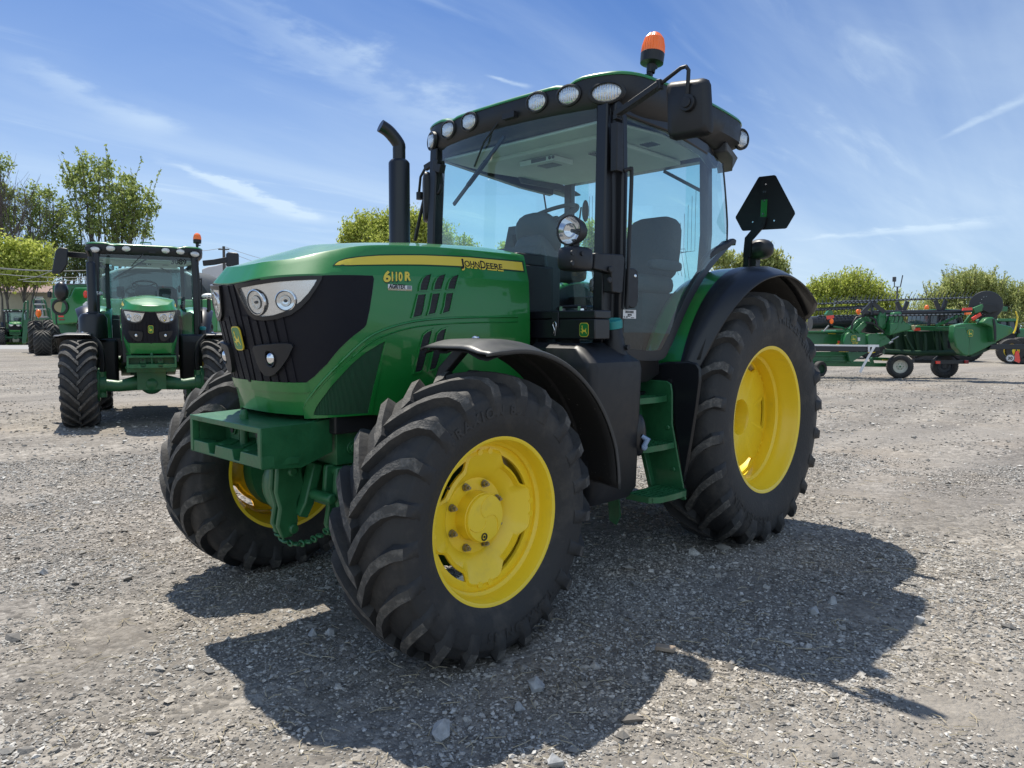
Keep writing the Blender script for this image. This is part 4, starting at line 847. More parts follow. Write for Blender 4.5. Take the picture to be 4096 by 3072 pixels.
# ------------------------------------------------------------------ cab
AX, AY = 1.425, .735
cab = empty('cab', parent=T)
mb = MB()
floor = [(1.46, -.70, 1.0), (1.46, .70, 1.0), (.30, .72, 1.0), (.30, -.72, 1.0)]
mb.prism(floor, (0, 0, .06)); mb.span((.15, -.56, 1.0), (.35, .56, 1.62)); mb.span((1.40, -.70, 1.02), (1.46, .70, 1.30))
for sd in (1, -1):
    mb.tube([(1.44, sd*AY, 1.0), (1.445, sd*(AY+.005), 1.6), (1.43, sd*AY, 2.2), (1.41, sd*(AY-.01), 2.68)], 0, rect=(.075, .085))
    mb.tube([(1.365, sd*.785, 1.25), (1.365, sd*.80, 1.8), (1.355, sd*.795, 2.3), (1.345, sd*.775, 2.68)], 0, rect=(.055, .05))
    mb.tube([(.15, sd*.60, 1.55), (.12, sd*.62, 2.1), (.13, sd*.61, 2.66)], 0, rect=(.07, .06))
    mb.tube([(1.42, sd*.77, 2.66), (.9, sd*.82, 2.63), (.5, sd*.80, 2.585), (.22, sd*.72, 2.55)], 0, rect=(.06, .07))
    mb.prism([(1.43, sd*(AY+.03), 1.05), (1.43, sd*(AY+.03), 2.66), (1.36, sd*.77, 2.66), (1.375, sd*.79, 1.9), (1.375, sd*.775, 1.05)], (0, -sd*.02, 0))
    # sill below the door
    mb.prism([(1.36, sd*.80, 1.285), (1.0, sd*.83, 1.275), (.97, sd*.82, 1.17), (1.05, sd*.78, 1.12), (1.36, sd*.76, 1.12)], (0, -sd*.10, 0))
mb.span((.06, -.62, 2.60), (.16, .62, 2.68)); mb.span((.08, -.62, 1.52), (.17, .62, 1.70))
mb.build('cab_frame', BLK_S, cab, bevel=.010)
# glazing
def ydoor(x): return .80+.045*math.sin(math.pi*max(0, min(1, (1.36-x)/1.2)))
def door_fn(sd):
    def fn(x, z):
        y = ydoor(x)-.03*max(0, z-2.0)**1.5; e = .02; n = Vector((-(ydoor(x+e)-ydoor(x-e))/(2*e), 1, .03)).normalized()
        return Vector((x, sd*y, z)), Vector((n.x, sd*n.y, n.z))
    return fn
DOOR = [(1.345, 1.30), (1.335, 1.285), (1.02, 1.283), (.98, 1.295), (.93, 1.345), (.80, 1.52), (.66, 1.68), (.52, 1.80), (.37, 1.90), (.17, 2.00), (.145, 2.03), (.16, 2.20), (.20, 2.40), (.235, 2.53), (.30, 2.545), (.60, 2.59), (1.335, 2.635), (1.345, 2.62)]
for sd in (1, -1):
    mb = MB(); skin(mb, DOOR, door_fn(sd), -.002, .004, (.12, .12)); dg = mb.build('door', GLASS, cab, smooth=40)
    mb = MB()
    lowp = [(1.345, 1.30), (1.02, 1.283), (.93, 1.345), (.80, 1.52), (.66, 1.68), (.52, 1.80), (.37, 1.90), (.16, 2.01)]
    pts = [door_fn(sd)(x, z)[0] for x, z in cr(lowp, 5)]; mb.tube([p-Vector((0, sd*.012, 0)) for p in pts], 0, rect=(.030, .060))
    pts = [door_fn(sd)(x, z)[0] for x, z in cr([(.16, 2.0), (.155, 2.10), (.16, 2.20), (.20, 2.40), (.235, 2.54)], 4)]; mb.tube(pts, .007, 6)
    mb.build('door_frame', BLK_S, dg)
    # latch, handle bar
    mb = MB(); p = door_fn(sd)(1.285, 1.67)[0]
    mb.prism([(p.x+a_, p.y-sd*.01, p.z+b_) for a_, b_ in rrect(.052, .112, .045)], (0, sd*.035, 0)); mb.cyl(p+Vector((-.02, sd*.02, .07)), p+Vector((-.02, sd*.030, .07)), .011, 12, 1); mb.build('door_latch', [BLK, CHR], dg, smooth=40, bevel=.008)
    mb = MB(); mb.tube(cr([(1.375, sd*.825, 2.31), (1.35, sd*.845, 2.32), (1.335, sd*.848, 2.29), (1.345, sd*.845, 1.9), (1.35, sd*.84, 1.55)], 5), .011, 8); mb.build('grab_rail', BLK, cab)
mb = MB(); rows = []
for z in np.linspace(1.30, 2.665, 14): rows.append([(1.535-.105*(y/AY)**2-.02*abs(z-2.0), y, z) for y in np.linspace(-AY+.03, AY-.03, 21)])
mb.grid(rows, 0); ws = mb.build('windscreen', GLASS, cab, smooth=60)
mb = MB(); rows = []
for z in np.linspace(1.68, 2.63, 6): rows.append([(.085-.03*(1-(y/.58)**2), y, z) for y in np.linspace(-.58, .58, 13)])
mb.grid(rows, 0); rw = mb.build('rear_window', GLASS, cab, smooth=60)
mb = MB()   # heater wires
for k in range(9):
    o = .03*k; path = [(-.46+o, 2.50), (-.46+o, 2.12-o*.4), (-.40+o*.8, 2.04-o*.6), (.42-o, 2.02-o*.5), (.46-o, 1.80+o*.4)]
    mb.tube([(.062, y, z) for y, z in path], .0018, 4); mb.tube([(.062, .50-o, 2.45-.06*k), (.062, .50-o, 2.0), (.062, .1, 1.98-.012*k)], .0018, 4)
mb.build('heater_wire', GREY, rw)
mb = MB()
for y0, y1 in ((-.62, -.44), (.44, .62)):   # quarter glass behind the door
    mb.grid([[(.10+(.12 if abs(y) > .6 else 0)*.0, y, z) for y in (y0, y1)] for z in (1.7, 2.6)], 0)
for sd in (1, -1): mb.add([(.155, sd*.795, 2.02), (.09, sd*.60, 1.95), (.09, sd*.60, 2.58), (.235, sd*.775, 2.53)], [(0, 1, 2, 3)])
mb.build('quarter_glass', GLASS, cab)
# wipers
mb = MB(); A0 = on(r4(640, 590), x=1.50); B0 = on(r4(470, 895), x=1.52); mb.tube([A0, A0*.5+B0*.5+Vector((.03, 0, 0)), B0], .006, 6); e0 = on(r4(660, 705), x=1.50); e1 = on(r4(340, 1135), x=1.47); mb.bar(e0, e1, .014, .022); mb.bar(e0*.66+e1*.34, e0*.30+e1*.70, .028, .016); mb.box(tuple(on(r4(700, 575), x=1.52)), (.05, .10, .035)); mb.build('wiper', BLK, ws)
mb = MB(); a0 = on(r4(1670, 925), x=.045); a1 = on(r4(1915, 1055), x=.045); mb.bar(a0, a1, .02, .022); mb.build('wiper', BLK, rw)
# ---- roof
PLAN = [(1.515, 0), (1.508, .28), (1.490, .52), (1.452, .72), (1.375, .835), (1.20, .885), (.75, .895), (.30, .885), (.10, .85), (.0, .74), (-.05, .40), (-.055, 0)]
full = PLAN+[(x, -y) for x, y in PLAN[-2:0:-1]]; ring0 = [tuple(p) for p in cr(full, 5, closed=True)]
def roof_ring(inset, z, tilt=0):
    out = []; c = Vector((.72, 0, 0))
    for x, y in ring0:
        k = 1-inset/ max(.5, math.hypot(x-.72, y)); X_ = .72+(x-.72)*k; Y_ = y*k
        out.append((X_, Y_, z(X_, Y_) if callable(z) else z))
    return out
def ztop(base):
    def f(x, y):
        h = base; a = abs(y)
        if base > 2.80: h += .016*max(0, min(1, (a-.52)/.08))-.014*max(0, min(1, (a-.42)/.06))*max(0, min(1, (.56-a)/.06))
        return h-.030*max(0, (.6-x)/.7)
    return f
mb = MB(); rows = [roof_ring(i, z) for i, z in ((.30, 2.628), (.10, 2.622), (.075, 2.632), (.040, 2.66), (.004, ztop(2.70)), (-.004, ztop(2.772)), (.0, ztop(2.812)))]
mb.grid(rows, 0, closed=True); mb.add(rows[0], [tuple(range(len(rows[0])))], 0)
roof = mb.build('roof', BLK, cab, smooth=40)
mb = MB(); rows = [roof_ring(i, ztop(z)) for i, z in ((.004, 2.809), (-.006, 2.811), (-.007, 2.816), (.002, 2.829), (.03, 2.840), (.08, 2.850), (.16, 2.860), (.26, 2.868), (.36, 2.872), (.45, 2.874))]
mb.grid(rows, 0, closed=True); mb.add(rows[-1], [tuple(range(len(rows[-1])))], 0); mb.build('roof_cap', GREEN, roof, smooth=50)
mb = MB(); hx = on(r4(640, 440), x=1.30); 
mb.tube([(1.30, -.08, 2.87), (1.30, -.08, 2.90), (1.30, .08, 2.90), (1.30, .08, 2.87)], 0, rect=(.018, .014)); mb.build('roof_bracket', GREEN, roof)
for sd in (1, -1):
    mb = MB(); mb.prism([(.02, sd*.80, 2.61), (.30, sd*.86, 2.66), (.30, sd*.86, 2.60), (.20, sd*.84, 2.575), (.02, sd*.76, 2.53), (-.03, sd*.70, 2.54)], (0, -sd*.10, 0)); mb.build('rear_visor', GREY, roof, bevel=.01)
# ---- work lights round the roof
def roof_light(u, v, rx, rz_, sg=1, nrm=None, z=None):
    best = None
    for i in range(len(ring0)):
        x, y = ring0[i]
    p = np.array(r4(u, v)); lo = 1e9
    for i in range(len(ring0)):
        x0, y0 = ring0[i]; x1, y1 = ring0[(i+1) % len(ring0)]
        for t in (0, .25, .5, .75):
            x = x0+(x1-x0)*t; y = y0+(y1-y0)*t
            if y < 0 and u > 1000: continue
            for zq in np.arange(2.66, 2.80, .006):
                q_ = px_of((x, y, zq)); n = Vector((y1-y0, -(x1-x0), 0)); n = n if n.dot(Vector((x-.72, y, 0))) > 0 else -n
                if n.dot(Vector((CAM[0]-x, CAM[1]-y, 0))) < 0: continue
                d = (q_[0]-p[0])**2+(q_[1]-p[1])**2
                if d < lo: lo = d; best = (x, y, zq, n.normalized())
    return best
def put_light(x, y, z, n, rx, rz_, name='work_light'):
    n = (n+Vector((0, 0, -.06))).normalized(); ux = Vector((0, 0, 1)).cross(n).normalized(); uz = n.cross(ux); c = Vector((x, y, z))
    mb = MB(); N_ = 28
    prof = [(1.30, -.006), (1.26, .012), (1.10, .016), (1.02, .010), (.98, .004)]
    mb.grid([[c+n*d+ux*rx*k*math.cos(2*math.pi*j/N_)+uz*rz_*k*math.sin(2*math.pi*j/N_) for j in range(N_)] for k, d in prof], 0, closed=True)
    o = mb.build(name, BLK, roof, smooth=50)
    mb = MB(); mb.grid([[c+n*d+ux*rx*k*math.cos(2*math.pi*j/N_)+uz*rz_*k*math.sin(2*math.pi*j/N_) for j in range(N_)] for k, d in ((1.0, .005), (.8, .013), (.5, .019), (.2, .022), (.01, .023))], 0, closed=True)
    for k in range(-4, 5):
        w = math.sqrt(max(0, 1-(k/5)**2)); mb.bar(c+n*(.021-.010*abs(k/5)**2)+ux*(rx*.92*k/5)-uz*rz_*w*.8, c+n*(.021-.010*abs(k/5)**2)+ux*(rx*.92*k/5)+uz*rz_*w*.8, .003, .003, 1)
    mb.build('lamp_lens', [LENS, CHR], o, smooth=60)
for (u, v, rx, rz_) in ((1308, 428, .082, .048), (1063, 443, .068, .048), (868, 488, .066, .048)):
    b = roof_light(u, v, rx, rz_)
    if b: x, y, z, n = b
    for sg in (1, -1): put_light(x, y*sg, z, Vector((n.x, n.y*sg, 0)), rx, rz_)
for sg in (1, -1): put_light(.085, sg*.845, 2.715, Vector((.25, sg*1, 0)).normalized(), .055, .055)
# ---- interior
mb = MB(); mb.prism([(1.38, -.70, 2.60), (1.38, .70, 2.60), (.9, .76, 2.60), (.25, .66, 2.60), (.25, -.66, 2.60), (.9, -.76, 2.60)], (0, 0, .02))
mb.prism([(1.2, -.52, 2.575), (1.2, .52, 2.575), (.3, .52, 2.56), (.3, -.52, 2.56)], (0, 0, .03))
hd = mb.build('headliner', CREAM, cab, bevel=.012)
mb = MB(); c = on(r4(925, 865), z=2.56); mb.box(tuple(c+Vector((0, 0, -.01))), (.20, .30, .035), 0); mb.box(tuple(c+Vector((.101, .02, -.008))), (.006, .13, .024), 1); mb.box(tuple(c+Vector((.0, .03, -.029))), (.10, .14, .004), 1)
for k in range(2): mb.cyl(c+Vector((.10, .12+.03*k, -.008)), c+Vector((.108, .12+.03*k, -.008)), .011, 10, 1)
mb.build('control_panel', [CREAM, GREY], hd, bevel=.006)
for (u, v) in ((1580, 755), (1250, 815)):
    c = on(r4(u, v), z=2.56); mb = MB()
    for k in range(6): mb.bar(c+Vector((-.045, -.04+.016*k, -.001)), c+Vector((.045, -.04+.016*k, -.001)), .006, .006)
    mb.build('speaker', GREY, hd)
mb = MB(); a_, b_, c_2, d_ = (on(r4(u, v), y=-.70) for u, v in ((735, 930), (1000, 1000), (1020, 1050), (760, 1000))); mb.prism([a_, b_, c_2, d_], (0, .015, 0)); mb.build('sun_visor', GREY, cab)
mb = MB()
c = on(r4(1640, 1350), x=.48); c.y = .02
def cush(mb, c, d, q=None, m=0, n=4.0):
    vs = []; K, J = 14, 10
    for i in range(J+1):
        t = -math.pi/2+math.pi*i/J
        for j in range(K*2):
            a = math.pi*j/K; f = lambda w: math.copysign(abs(w)**(2/n), w)
            p = Vector((d[0]/2*f(math.cos(t))*f(math.cos(a)), d[1]/2*f(math.cos(t))*f(math.sin(a)), d[2]/2*f(math.sin(t)))); vs.append(Vector(c)+(q@p if q else p))
    mb.add(vs, [(i*2*K+j, i*2*K+(j+1) % (2*K), (i+1)*2*K+(j+1) % (2*K), (i+1)*2*K+j) for i in range(J) for j in range(2*K)], m)
sy = .30; cush(mb, (.55, sy, 1.74), (.50, .48, .14)); cush(mb, (.30, sy, 2.00), (.13, .43, .46), Matrix.Rotation(R_(-8), 3, 'Y')); cush(mb, (.52, sy-.28, 1.88), (.36, .07, .07)); cush(mb, (.55, sy+.27, 1.86), (.36, .07, .07)); mb.span((.38, sy-.2, 1.06), (.70, sy+.2, 1.68))
mb.build('driver_seat', SEATM, cab, smooth=50)
mb = MB(); c = Vector((1.02, -.03, 2.195)); q_ = Matrix.Rotation(R_(28), 3, 'Y'); mb.tube([c+q_@Vector((.19*math.cos(a), .19*math.sin(a), 0)) for a in np.linspace(0, 2*math.pi, 33)], .014, 8)
for a in (0, 2.1, 4.2): mb.tube([c+q_@Vector((.18*math.cos(a), .18*math.sin(a), 0)), c+q_@Vector((.03*math.cos(a), .03*math.sin(a), -.04))], .012, 6)
mb.cyl(c+q_@Vector((0, 0, -.06)), c+q_@Vector((0, 0, -.02)), .05, 14); mb.tube([c+q_@Vector((0, 0, -.05)), (1.15, -.02, 1.8), (1.2, -.02, 1.06)], .05, 10); mb.build('steering_wheel', GREY, cab, smooth=40)
mb = MB(); cush(mb, (1.16, -.01, 2.05), (.13, .36, .30), Matrix.Rotation(R_(20), 3, 'Y'), 0, 2.6); cush(mb, (1.18, -.01, 1.75), (.22, .30, .6)); mb.build('dashboard', GREY, cab, smooth=50)
mb = MB(); mb.prism([(1.52, -.36, 1.86), (1.44, -.36, 1.95), (1.38, -.36, 1.95), (1.34, -.36, 1.80), (1.34, -.36, 1.4), (1.50, -.36, 1.4)], (0, .62, 0)); mb.build('dash_hood', GREY, cab, bevel=.03)
mb = MB(); cush(mb, (.70, -.25, 1.86), (.6, .16, .16)); mb.bar((.98, -.36, 1.86), (1.02, -.38, 2.1), .03, .05); mb.box((.99, -.40, 2.08), (.03, .12, .17), rot=Matrix.Rotation(R_(-15), 3, 'Y')); mb.build('armrest_console', GREY, cab, smooth=50)
mb = MB(); u_ = [on(r4(*q_), x=1.30) for q_ in ((1135, 1225), (1145, 1150), (1172, 1175))]; mb.tube(u_[:2], .006, 6); mb.ell(u_[2], (.02, .022, .065), 12, 8); mb.build('cab_mirror', BLK, cab, bevel=.01)
# label with bar code inside the door glass
dl = [on(h7(u, v), y=ydoor(1.2)) for u, v in ((1392, 280), (1553, 281), (1548, 392), (1384, 390))]
mb = MB(); o = dl[3]+Vector((0, .006, 0)); ux = (dl[2]-dl[3]); wd = ux.length; ht = (dl[0]-dl[3]).length; ux = Vector((-1, ux.y*0, 0)); uy = Vector((0, 0, 1))
PX_ = lambda a, b, d=0: o+ux*a*wd+uy*b*ht+Vector((0, d, 0))
mb.prism([PX_(a, b) for a, b in ((0, 0), (1, 0), (1, 1), (0, 1))], (0, .001, 0), 0)
random.seed(3); x = .17
while x < .80:
    w = random.choice((.012, .018, .028)); mb.prism([PX_(a, b, .0012) for a, b in ((x, .60), (x+w, .60), (x+w, .90), (x, .90))], (0, .0005, 0), 1); x += w+random.choice((.014, .022))
flat_text(mb, '222985', PX_(.34, .33, .0012), ux, uy, ht*.26, 1, .001, lift=.0006); flat_text(mb, 'N', PX_(.06, .36, .0012), ux, uy, ht*.09, 1, lift=.0006)
for (xa, xb, yb) in ((.05, .14, .19), (.22, .55, .19), (.05, .14, .07), (.20, .36, .07), (.60, .84, .06)): mb.prism([PX_(a, b, .0012) for a, b in ((xa, yb), (xb, yb), (xb, yb+.07), (xa, yb+.07))], (0, .0005, 0), 1)
mb.build('stock_label', [WHITE, BLACK_INK], cab, smooth=0)
# ------------------------------------------------------------------ work lamp on its arm from the left pillar
mb = MB(); a_ = on(r4(1345, 1500), y=.80); b_ = on(r4(1190, 1480), y=.83)
pb_ = [on(r4(u, v), y=.81) for u, v in ((1180, 1445), (1355, 1455), (1365, 1480), (1352, 1690), (1340, 1700), (1285, 1690), (1280, 1570), (1170, 1545))]
mb.prism(pb_, (0, .06, 0)); 
for p in (r4(1325, 1545), r4(1318, 1612)): c = on(p, y=.872); mb.cyl(c, c+Vector((0, .012, 0)), .018, 12)
wl = mb.build('lamp_arm', BLK, T, bevel=.008)
mb = MB(); c = on(r4(1108, 1480), y=.83); cush(mb, c, (.17, .13, .125), None, 0, 5); c2 = c+Vector((0, 0, .09))
for u, v in ((1085, 1440), (1085, 1505), (1150, 1445)): k = on(r4(u, v), y=.895); mb.cyl(k, k+Vector((0, .008, 0)), .012, 10)
mb.cyl(c+Vector((0, 0, .05)), c+Vector((0, 0, .10)), .022, 12); mb.build('lamp_base', BLK, wl, smooth=40)
mb = MB(); c = on(r4(1090, 1300), y=.83); n = Vector((1, .06, 0)).normalized(); mb.lathe([(-.075, .015), (-.07, .045), (-.04, .062), (0, .072), (.025, .077), (.034, .078), (.036, .072), (.028, .068)], c, n, 36); mb.bar(c+Vector((0, 0, -.07)), c+Vector((0, 0, -.14)), .03, .02); o = mb.build('round_work_lamp', BLK, wl, smooth=45)
mb = MB(); mb.lathe([(.029, .068), (.005, .058), (-.02, .038), (-.030, .012)], c, n, 32, 0); mb.cyl(c-n*.03, c+n*.005, .010, 12, 1); mb.build('lamp_reflector', [CHR, GREY], o, smooth=60)
mb = MB(); mb.lathe([(.030, .069), (.035, .04), (.037, .001)], c, n, 32); mb.build('lamp_lens', LGLASS, o, smooth=60)
# ------------------------------------------------------------------ mirrors
X = 1.42; mp = [on(r4(u, v), x=X) for u, v in ((1375, 600), (1372, 560), (1430, 525), (1640, 378), (1775, 272), (1808, 262), (1824, 285), (1815, 460))]
mb = MB(); mb.tube([p+Vector((.0, 0, 0)) for p in mp[:4]], 0, rect=(.032, .045)); mb.tube(mp[3:], .011, 8); c = mp[3]; mb.box(tuple(c), (.035, .03, .05)); mb.span((1.40, .79, 2.30), (1.455, .835, 2.56))
ma = mb.build('mirror_arm', BLK, T, bevel=.004)
pts = [on(r4(u, v), x=X-.02) for u, v in ((1672, 400), (1678, 372), (1700, 355), (1900, 329), (1925, 335), (1938, 365), (1953, 640), (1945, 672), (1915, 690), (1720, 722), (1692, 712), (1682, 680))]
def mirror_body(parent, pts, dx=-.045):
    mb = MB(); c = sum(pts, Vector())/len(pts); sm = [c+(p-c)*.90 for p in pts]
    rows = [[p+Vector((0.012, 0, 0)) for p in [c+(q-c)*.80 for q in pts]], [p+Vector((.002, 0, 0)) for p in sm], [p-Vector((.02, 0, 0)) for p in pts], [p+Vector((dx, 0, 0)) for p in pts], [p+Vector((dx+.008, 0, 0)) for p in sm]]
    mb.grid(rows, 0, closed=True); mb.add(rows[0], [tuple(range(len(pts)))], 0); mb.add(rows[-1], [tuple(range(len(pts)))], 1)
    return mb.build('mirror', [BLK, CHR], parent, smooth=40)
mirror_body(ma, pts); mb = MB(); c = on(r4(1822, 495), x=X); mb.cyl(c-Vector((.02, 0, 0)), c+Vector((.02, 0, 0)), .042, 20); mb.cyl(c+Vector((.02, 0, 0)), c+Vector((.03, 0, 0)), .026, 16); mb.build('mirror_pivot', BLK, ma, bevel=.003)
rm = [on(r4(u, v), y=-.82) for u, v in ((290, 920), (235, 925))]; X = 1.44
pa = [on(r4(u, v), x=X) for u, v in ((270, 910), (235, 900), (240, 855), (160, 905), (130, 960), (118, 1080))]
mb = MB(); mb.tube(pa[:3], 0, rect=(.05, .06)); mb.tube(pa[2:4], 0, rect=(.03, .04)); mb.tube(pa[3:], .010, 8); mb.tube(cr([on(r4(u, v), x=X) for u, v in ((262, 1005), (245, 1060), (170, 1085), (145, 1130), (95, 1365))], 5), .013, 8)
ma2 = mb.build('mirror_arm', BLK, T, bevel=.004)
c = on(r4(168, 1090), x=X-.02); mb = MB(); cush(mb, c, (.055, .19, .34), Matrix.Rotation(R_(-36), 3, 'Z'), 0, 5); mb.build('mirror', BLK, ma2, smooth=50)
mb = MB(); mb.cyl(on(r4(125, 1085), x=X)-Vector((0, 0, .02)), on(r4(125, 1085), x=X)+Vector((0, 0, .03)), .025, 14); mb.build('mirror_pivot', BLK, ma2)
# ------------------------------------------------------------------ beacon
b0 = on(r4(1538, 425), y=.80); b1 = on(r4(1572, 320), y=.81); b2 = on(r4(1590, 248), y=.815); b3 = on(r4(1612, 44), y=.82); d = (b3-b2).normalized()
mb = MB(); mb.tube([b0-Vector((0, 0, .05)), b0, b1, b2], [.013, .013, .011, .018], 10); mb.cyl(b1-Vector((0, .02, 0)), b1+Vector((0, .02, .0)), .014, 8); mb.bar(b1+Vector((0, -.01, .03)), b1+Vector((0, .055, .035)), .008, .02)
mb.lathe([(-.05, .024), (-.005, .028), (0, .055), (.004, .066), (.058, .068), (.062, .064)], b2, d, 28)
be = mb.build('beacon', BLK, T, smooth=45)
H = (b3-b2).length; mb = MB(); pr = [(.060, .064), (.068, .066), (H*.55, .064), (H*.78, .054), (H*.92, .034), (H*.985, .014), (H, .001)]
mb.lathe(pr, b2, d, 60); k = len(mb.v)
mb.v = [tuple(Vector(v)+(Vector(v)-(b2+d*((Vector(v)-b2).dot(d))))*(.03 if (i % 60) % 2 else -.01)) for i, v in enumerate(mb.v)]
mb.build('beacon_lens', ORANGE, be, smooth=20)
# ------------------------------------------------------------------ exhaust
mb = MB(); E = lambda u, v: on((u/.54, v/.54), y=-.52)
p0 = Vector((1.90, -.52, 1.70)); top = E(859, 345)
mb.lathe([(0, .066), (top.z-1.72, .066), (top.z-1.71, .060), (top.z-1.70, .050)], (p0.x, p0.y, 1.70), (0, 0, 1), 28); mb.tube(cr([(p0.x, p0.y, top.z-.01), (p0.x, p0.y, top.z+.06), (p0.x+.005, p0.y, top.z+.10), (p0.x+.06, p0.y-.02, top.z+.165), (p0.x+.115, p0.y-.035, top.z+.195)], 4), .040, 18)
mb.build('exhaust_stack', BLK_S, T, smooth=45)
# ------------------------------------------------------------------ slow-vehicle sign and rear marker lamp on the left fender
X = -.36; sp_ = [on(h8(u, v), x=X) for u, v in ((1255, 158), (1275, 168), (1512, 622), (1516, 650), (1412, 825), (1390, 836), (862, 865), (845, 855), (766, 705), (766, 685), (1050, 195), (1065, 180))]
ss_ = MB(); ss_.prism(sp_, (-.004, 0, 0), 0); smv = ss_.build('warning_sign', [mat('dark_sign_back', (.008, .008, .010), .35), RED], T)
c = sum(sp_, Vector())/len(sp_); 
mb = MB(); mb.prism([c+(p-c)*.72+Vector((-.0065, 0, 0)) for p in sp_], (-.001, 0, 0)); mb.build('orange_triangle', RED, smv)
mb = MB(); g0 = on(h8(1130, 470), x=X+.004); g1 = on(h8(1118, 690), x=X+.004); mb.bar(g0, g1, .045, .006, up=(1, 0, 0)); mb.build('sign_clip', GREEN, smv)
mb = MB(); arm = [on(h8(u, v), x=X+.012) for u, v in ((1110, 690), (1095, 780), (930, 970), (910, 1195))]; mb.tube(arm, 0, rect=(.060, .014), up=(1, 0, 0)); mb.tube([arm[-1], arm[-1]-Vector((0, 0, .18))], 0, rect=(.04, .03)); mb.build('sign_arm', BLK_S, smv)
mb = MB()
for u, v in ((1152, 278), (1122, 373), (1145, 372), (1130, 484), (1118, 650), (987, 753), (1257, 736)): c = on(h8(u, v), x=X+.006); mb.cyl(c-Vector((.004, 0, 0)), c+Vector((.006, 0, 0)), .006, 8)
mb.build('rivet', CHR, smv)
c = on(h8(1070, 1100), x=-.42); mb = MB(); cush(mb, c, (.16, .22, .15), Matrix.Rotation(R_(-20), 3, 'Z'), 0, 2.3); mb.box(tuple(c+Vector((0, -.06, -.10))), (.07, .10, .12)); mb.tube([c+Vector((0, -.07, -.05)), c+Vector((.02, -.08, -.24))], .025, 8); mb.build('rear_marker_lamp', BLK, T, smooth=45)
# rubber seal strip rising between door glass and fender
mb = MB(); pts = [on(r5(u, v), y=.815) for u, v in ((1268, 310), (1275, 260), (1310, 205), (1380, 150), (1430, 130), (1462, 105), (1480, 115))]
mb.tube(cr(pts, 4), 0, rect=(.032, .04)); mb.build('cab_seal', BLK, T, bevel=.01)
# ================================================================== BACKGROUND
def near_copy(root, loc, rz, sc, skip, label, name=None, group=None):
    c = copy_tree(root, None, skip); c.location = loc; c.rotation_euler = (0, 0, rz); c.scale = (sc, sc, sc); c['label'] = label
    if group: c['group'] = group
    return c
def inv(mb, root):
    bpy.context.view_layer.update(); m = root.matrix_world.inverted(); mb.v = [tuple(m@Vector(v)) for v in mb.v]; return mb
g1 = reg(0, 500, 2.16); g2 = reg(0, 1000, 2.212); g3 = reg(0, 1050, 4.1476); hz = reg(3200, 1050, 2.4688)
# ---- second tractor, nose towards the viewer
SKIP = ('toolbox', 'lamp_arm', 'mirror_arm', 'warning_sign', 'rear_marker_lamp', 'stock_label', 'dealer_sticker', 'model_number', 'front_linkage', 'rear_window_wiper', 'cab_seal')
D2 = 11.35; G = deep((612, 1700), D2); G.z = 0
hd2 = math.atan2(CAM[1]-G.y, CAM[0]-G.x)+R_(1.0); s2 = .99
root = Vector((G.x-2.58*s2*math.cos(hd2), G.y-2.58*s2*math.sin(hd2), 0))
T2 = near_copy(T, root, hd2, s2, SKIP, 'green tractor numbered 3089 facing us behind the nose of the big tractor')
for ch in T2.children:
    if ch.name.startswith('exhaust_stack'): ch.location.y -= .27
    if ch.name.startswith('front_wheel'): ch.location.y *= 1.06; ch.scale = (1.04, 1.12, 1.04); ch.location.z = .609*1.04
    if ch.name.startswith('hood'): ch.scale = (1, .86, 1.04)
    if ch.name.startswith('weight_bracket'): ch.location.z += .045; ch.scale = (1, .9, 1)
    if ch.name.startswith('front_fender'): ch.scale = (1, 1.13, 1.0)
bpy.context.view_layer.update(); tw_ = T2.matrix_world@Vector((1.462, .5, 2.50)); DT = (np.array(tw_)-CAM)@cF-.03; print('windscreen depth', DT)
mb = MB(); px0 = g1(1476, 1200); o = deep(px0, DT); e = deep(g1(1612, 1206), DT); n_ = (Vector(CAM)-o).normalized(); ux = (e-o).normalized(); uy = n_.cross(ux)
V, F = text2d('3089', .135, .003); w_ = max(v[0] for v in V); mb.add([o+ux*x*((e-o).length/w_)+uy*y for x, y in V], F); inv(mb, T2).build('fleet_number', BLACK_INK, T2, smooth=0)
for nm, bx, arm in (('l', [(445, 1270), (480, 1080), (520, 1056), (585, 1066), (582, 1200), (550, 1255), (515, 1288), (450, 1288)], [(890, 1150), (740, 1130), (600, 1118), (520, 1115)]), ('r', [(1955, 1108), (1975, 1098), (2055, 1103), (2065, 1120), (2066, 1225), (2040, 1235), (1965, 1225), (1955, 1210)], [(1755, 1195), (1850, 1185), (1960, 1165), (2000, 1160)])):
    mb = MB(); mb.tube([deep(g1(*p), 12.2) for p in arm], 0, rect=(.05, .09)); a = inv(mb, T2).build('mirror_arm', BLK, T2, bevel=.01)
    mb = MB(); mb.prism([deep(g1(*p), 12.0) for p in bx], -n_*.10); inv(mb, T2).build('mirror', BLK, a, bevel=.02)
for p in ((825, 1455), (1803, 1480)):
    c = deep(g1(*p), 11.9); mb = MB(); mb.ell(c, (.11, .11, .05), 20, 8); mb.tube([c, c+Vector((0, 0, -.22)), c-n_*.3+Vector((0, 0, -.25))], .03, 8, 1)
    for k in range(6): mb.ell(c+n_*.10+ux*((k % 3)-1)*.055+Vector((0, 0, .018*(1 if k < 3 else -1))), (.013, .013, .013), 8, 4, 2)
    inv(mb, T2).build('rail_light', [WHITE, BLK, GREY], T2, smooth=50)
mb = MB()   # air intake drum below the exhaust, and the step tank on the other side
c = Vector((1.90, -.79, 1.30)); mb.lathe([(0, .20), (.32, .20), (.38, .16), (.40, .09), (.42, .08)], c, (0, 0, 1), 24); mb.build('exhaust_shroud', BLK_S, T2, smooth=40)
mb = MB(); mb.span((1.30, -.98, .50), (1.82, -.46, 1.28)); mb.build('side_tank', BLK, T2, bevel=.05)
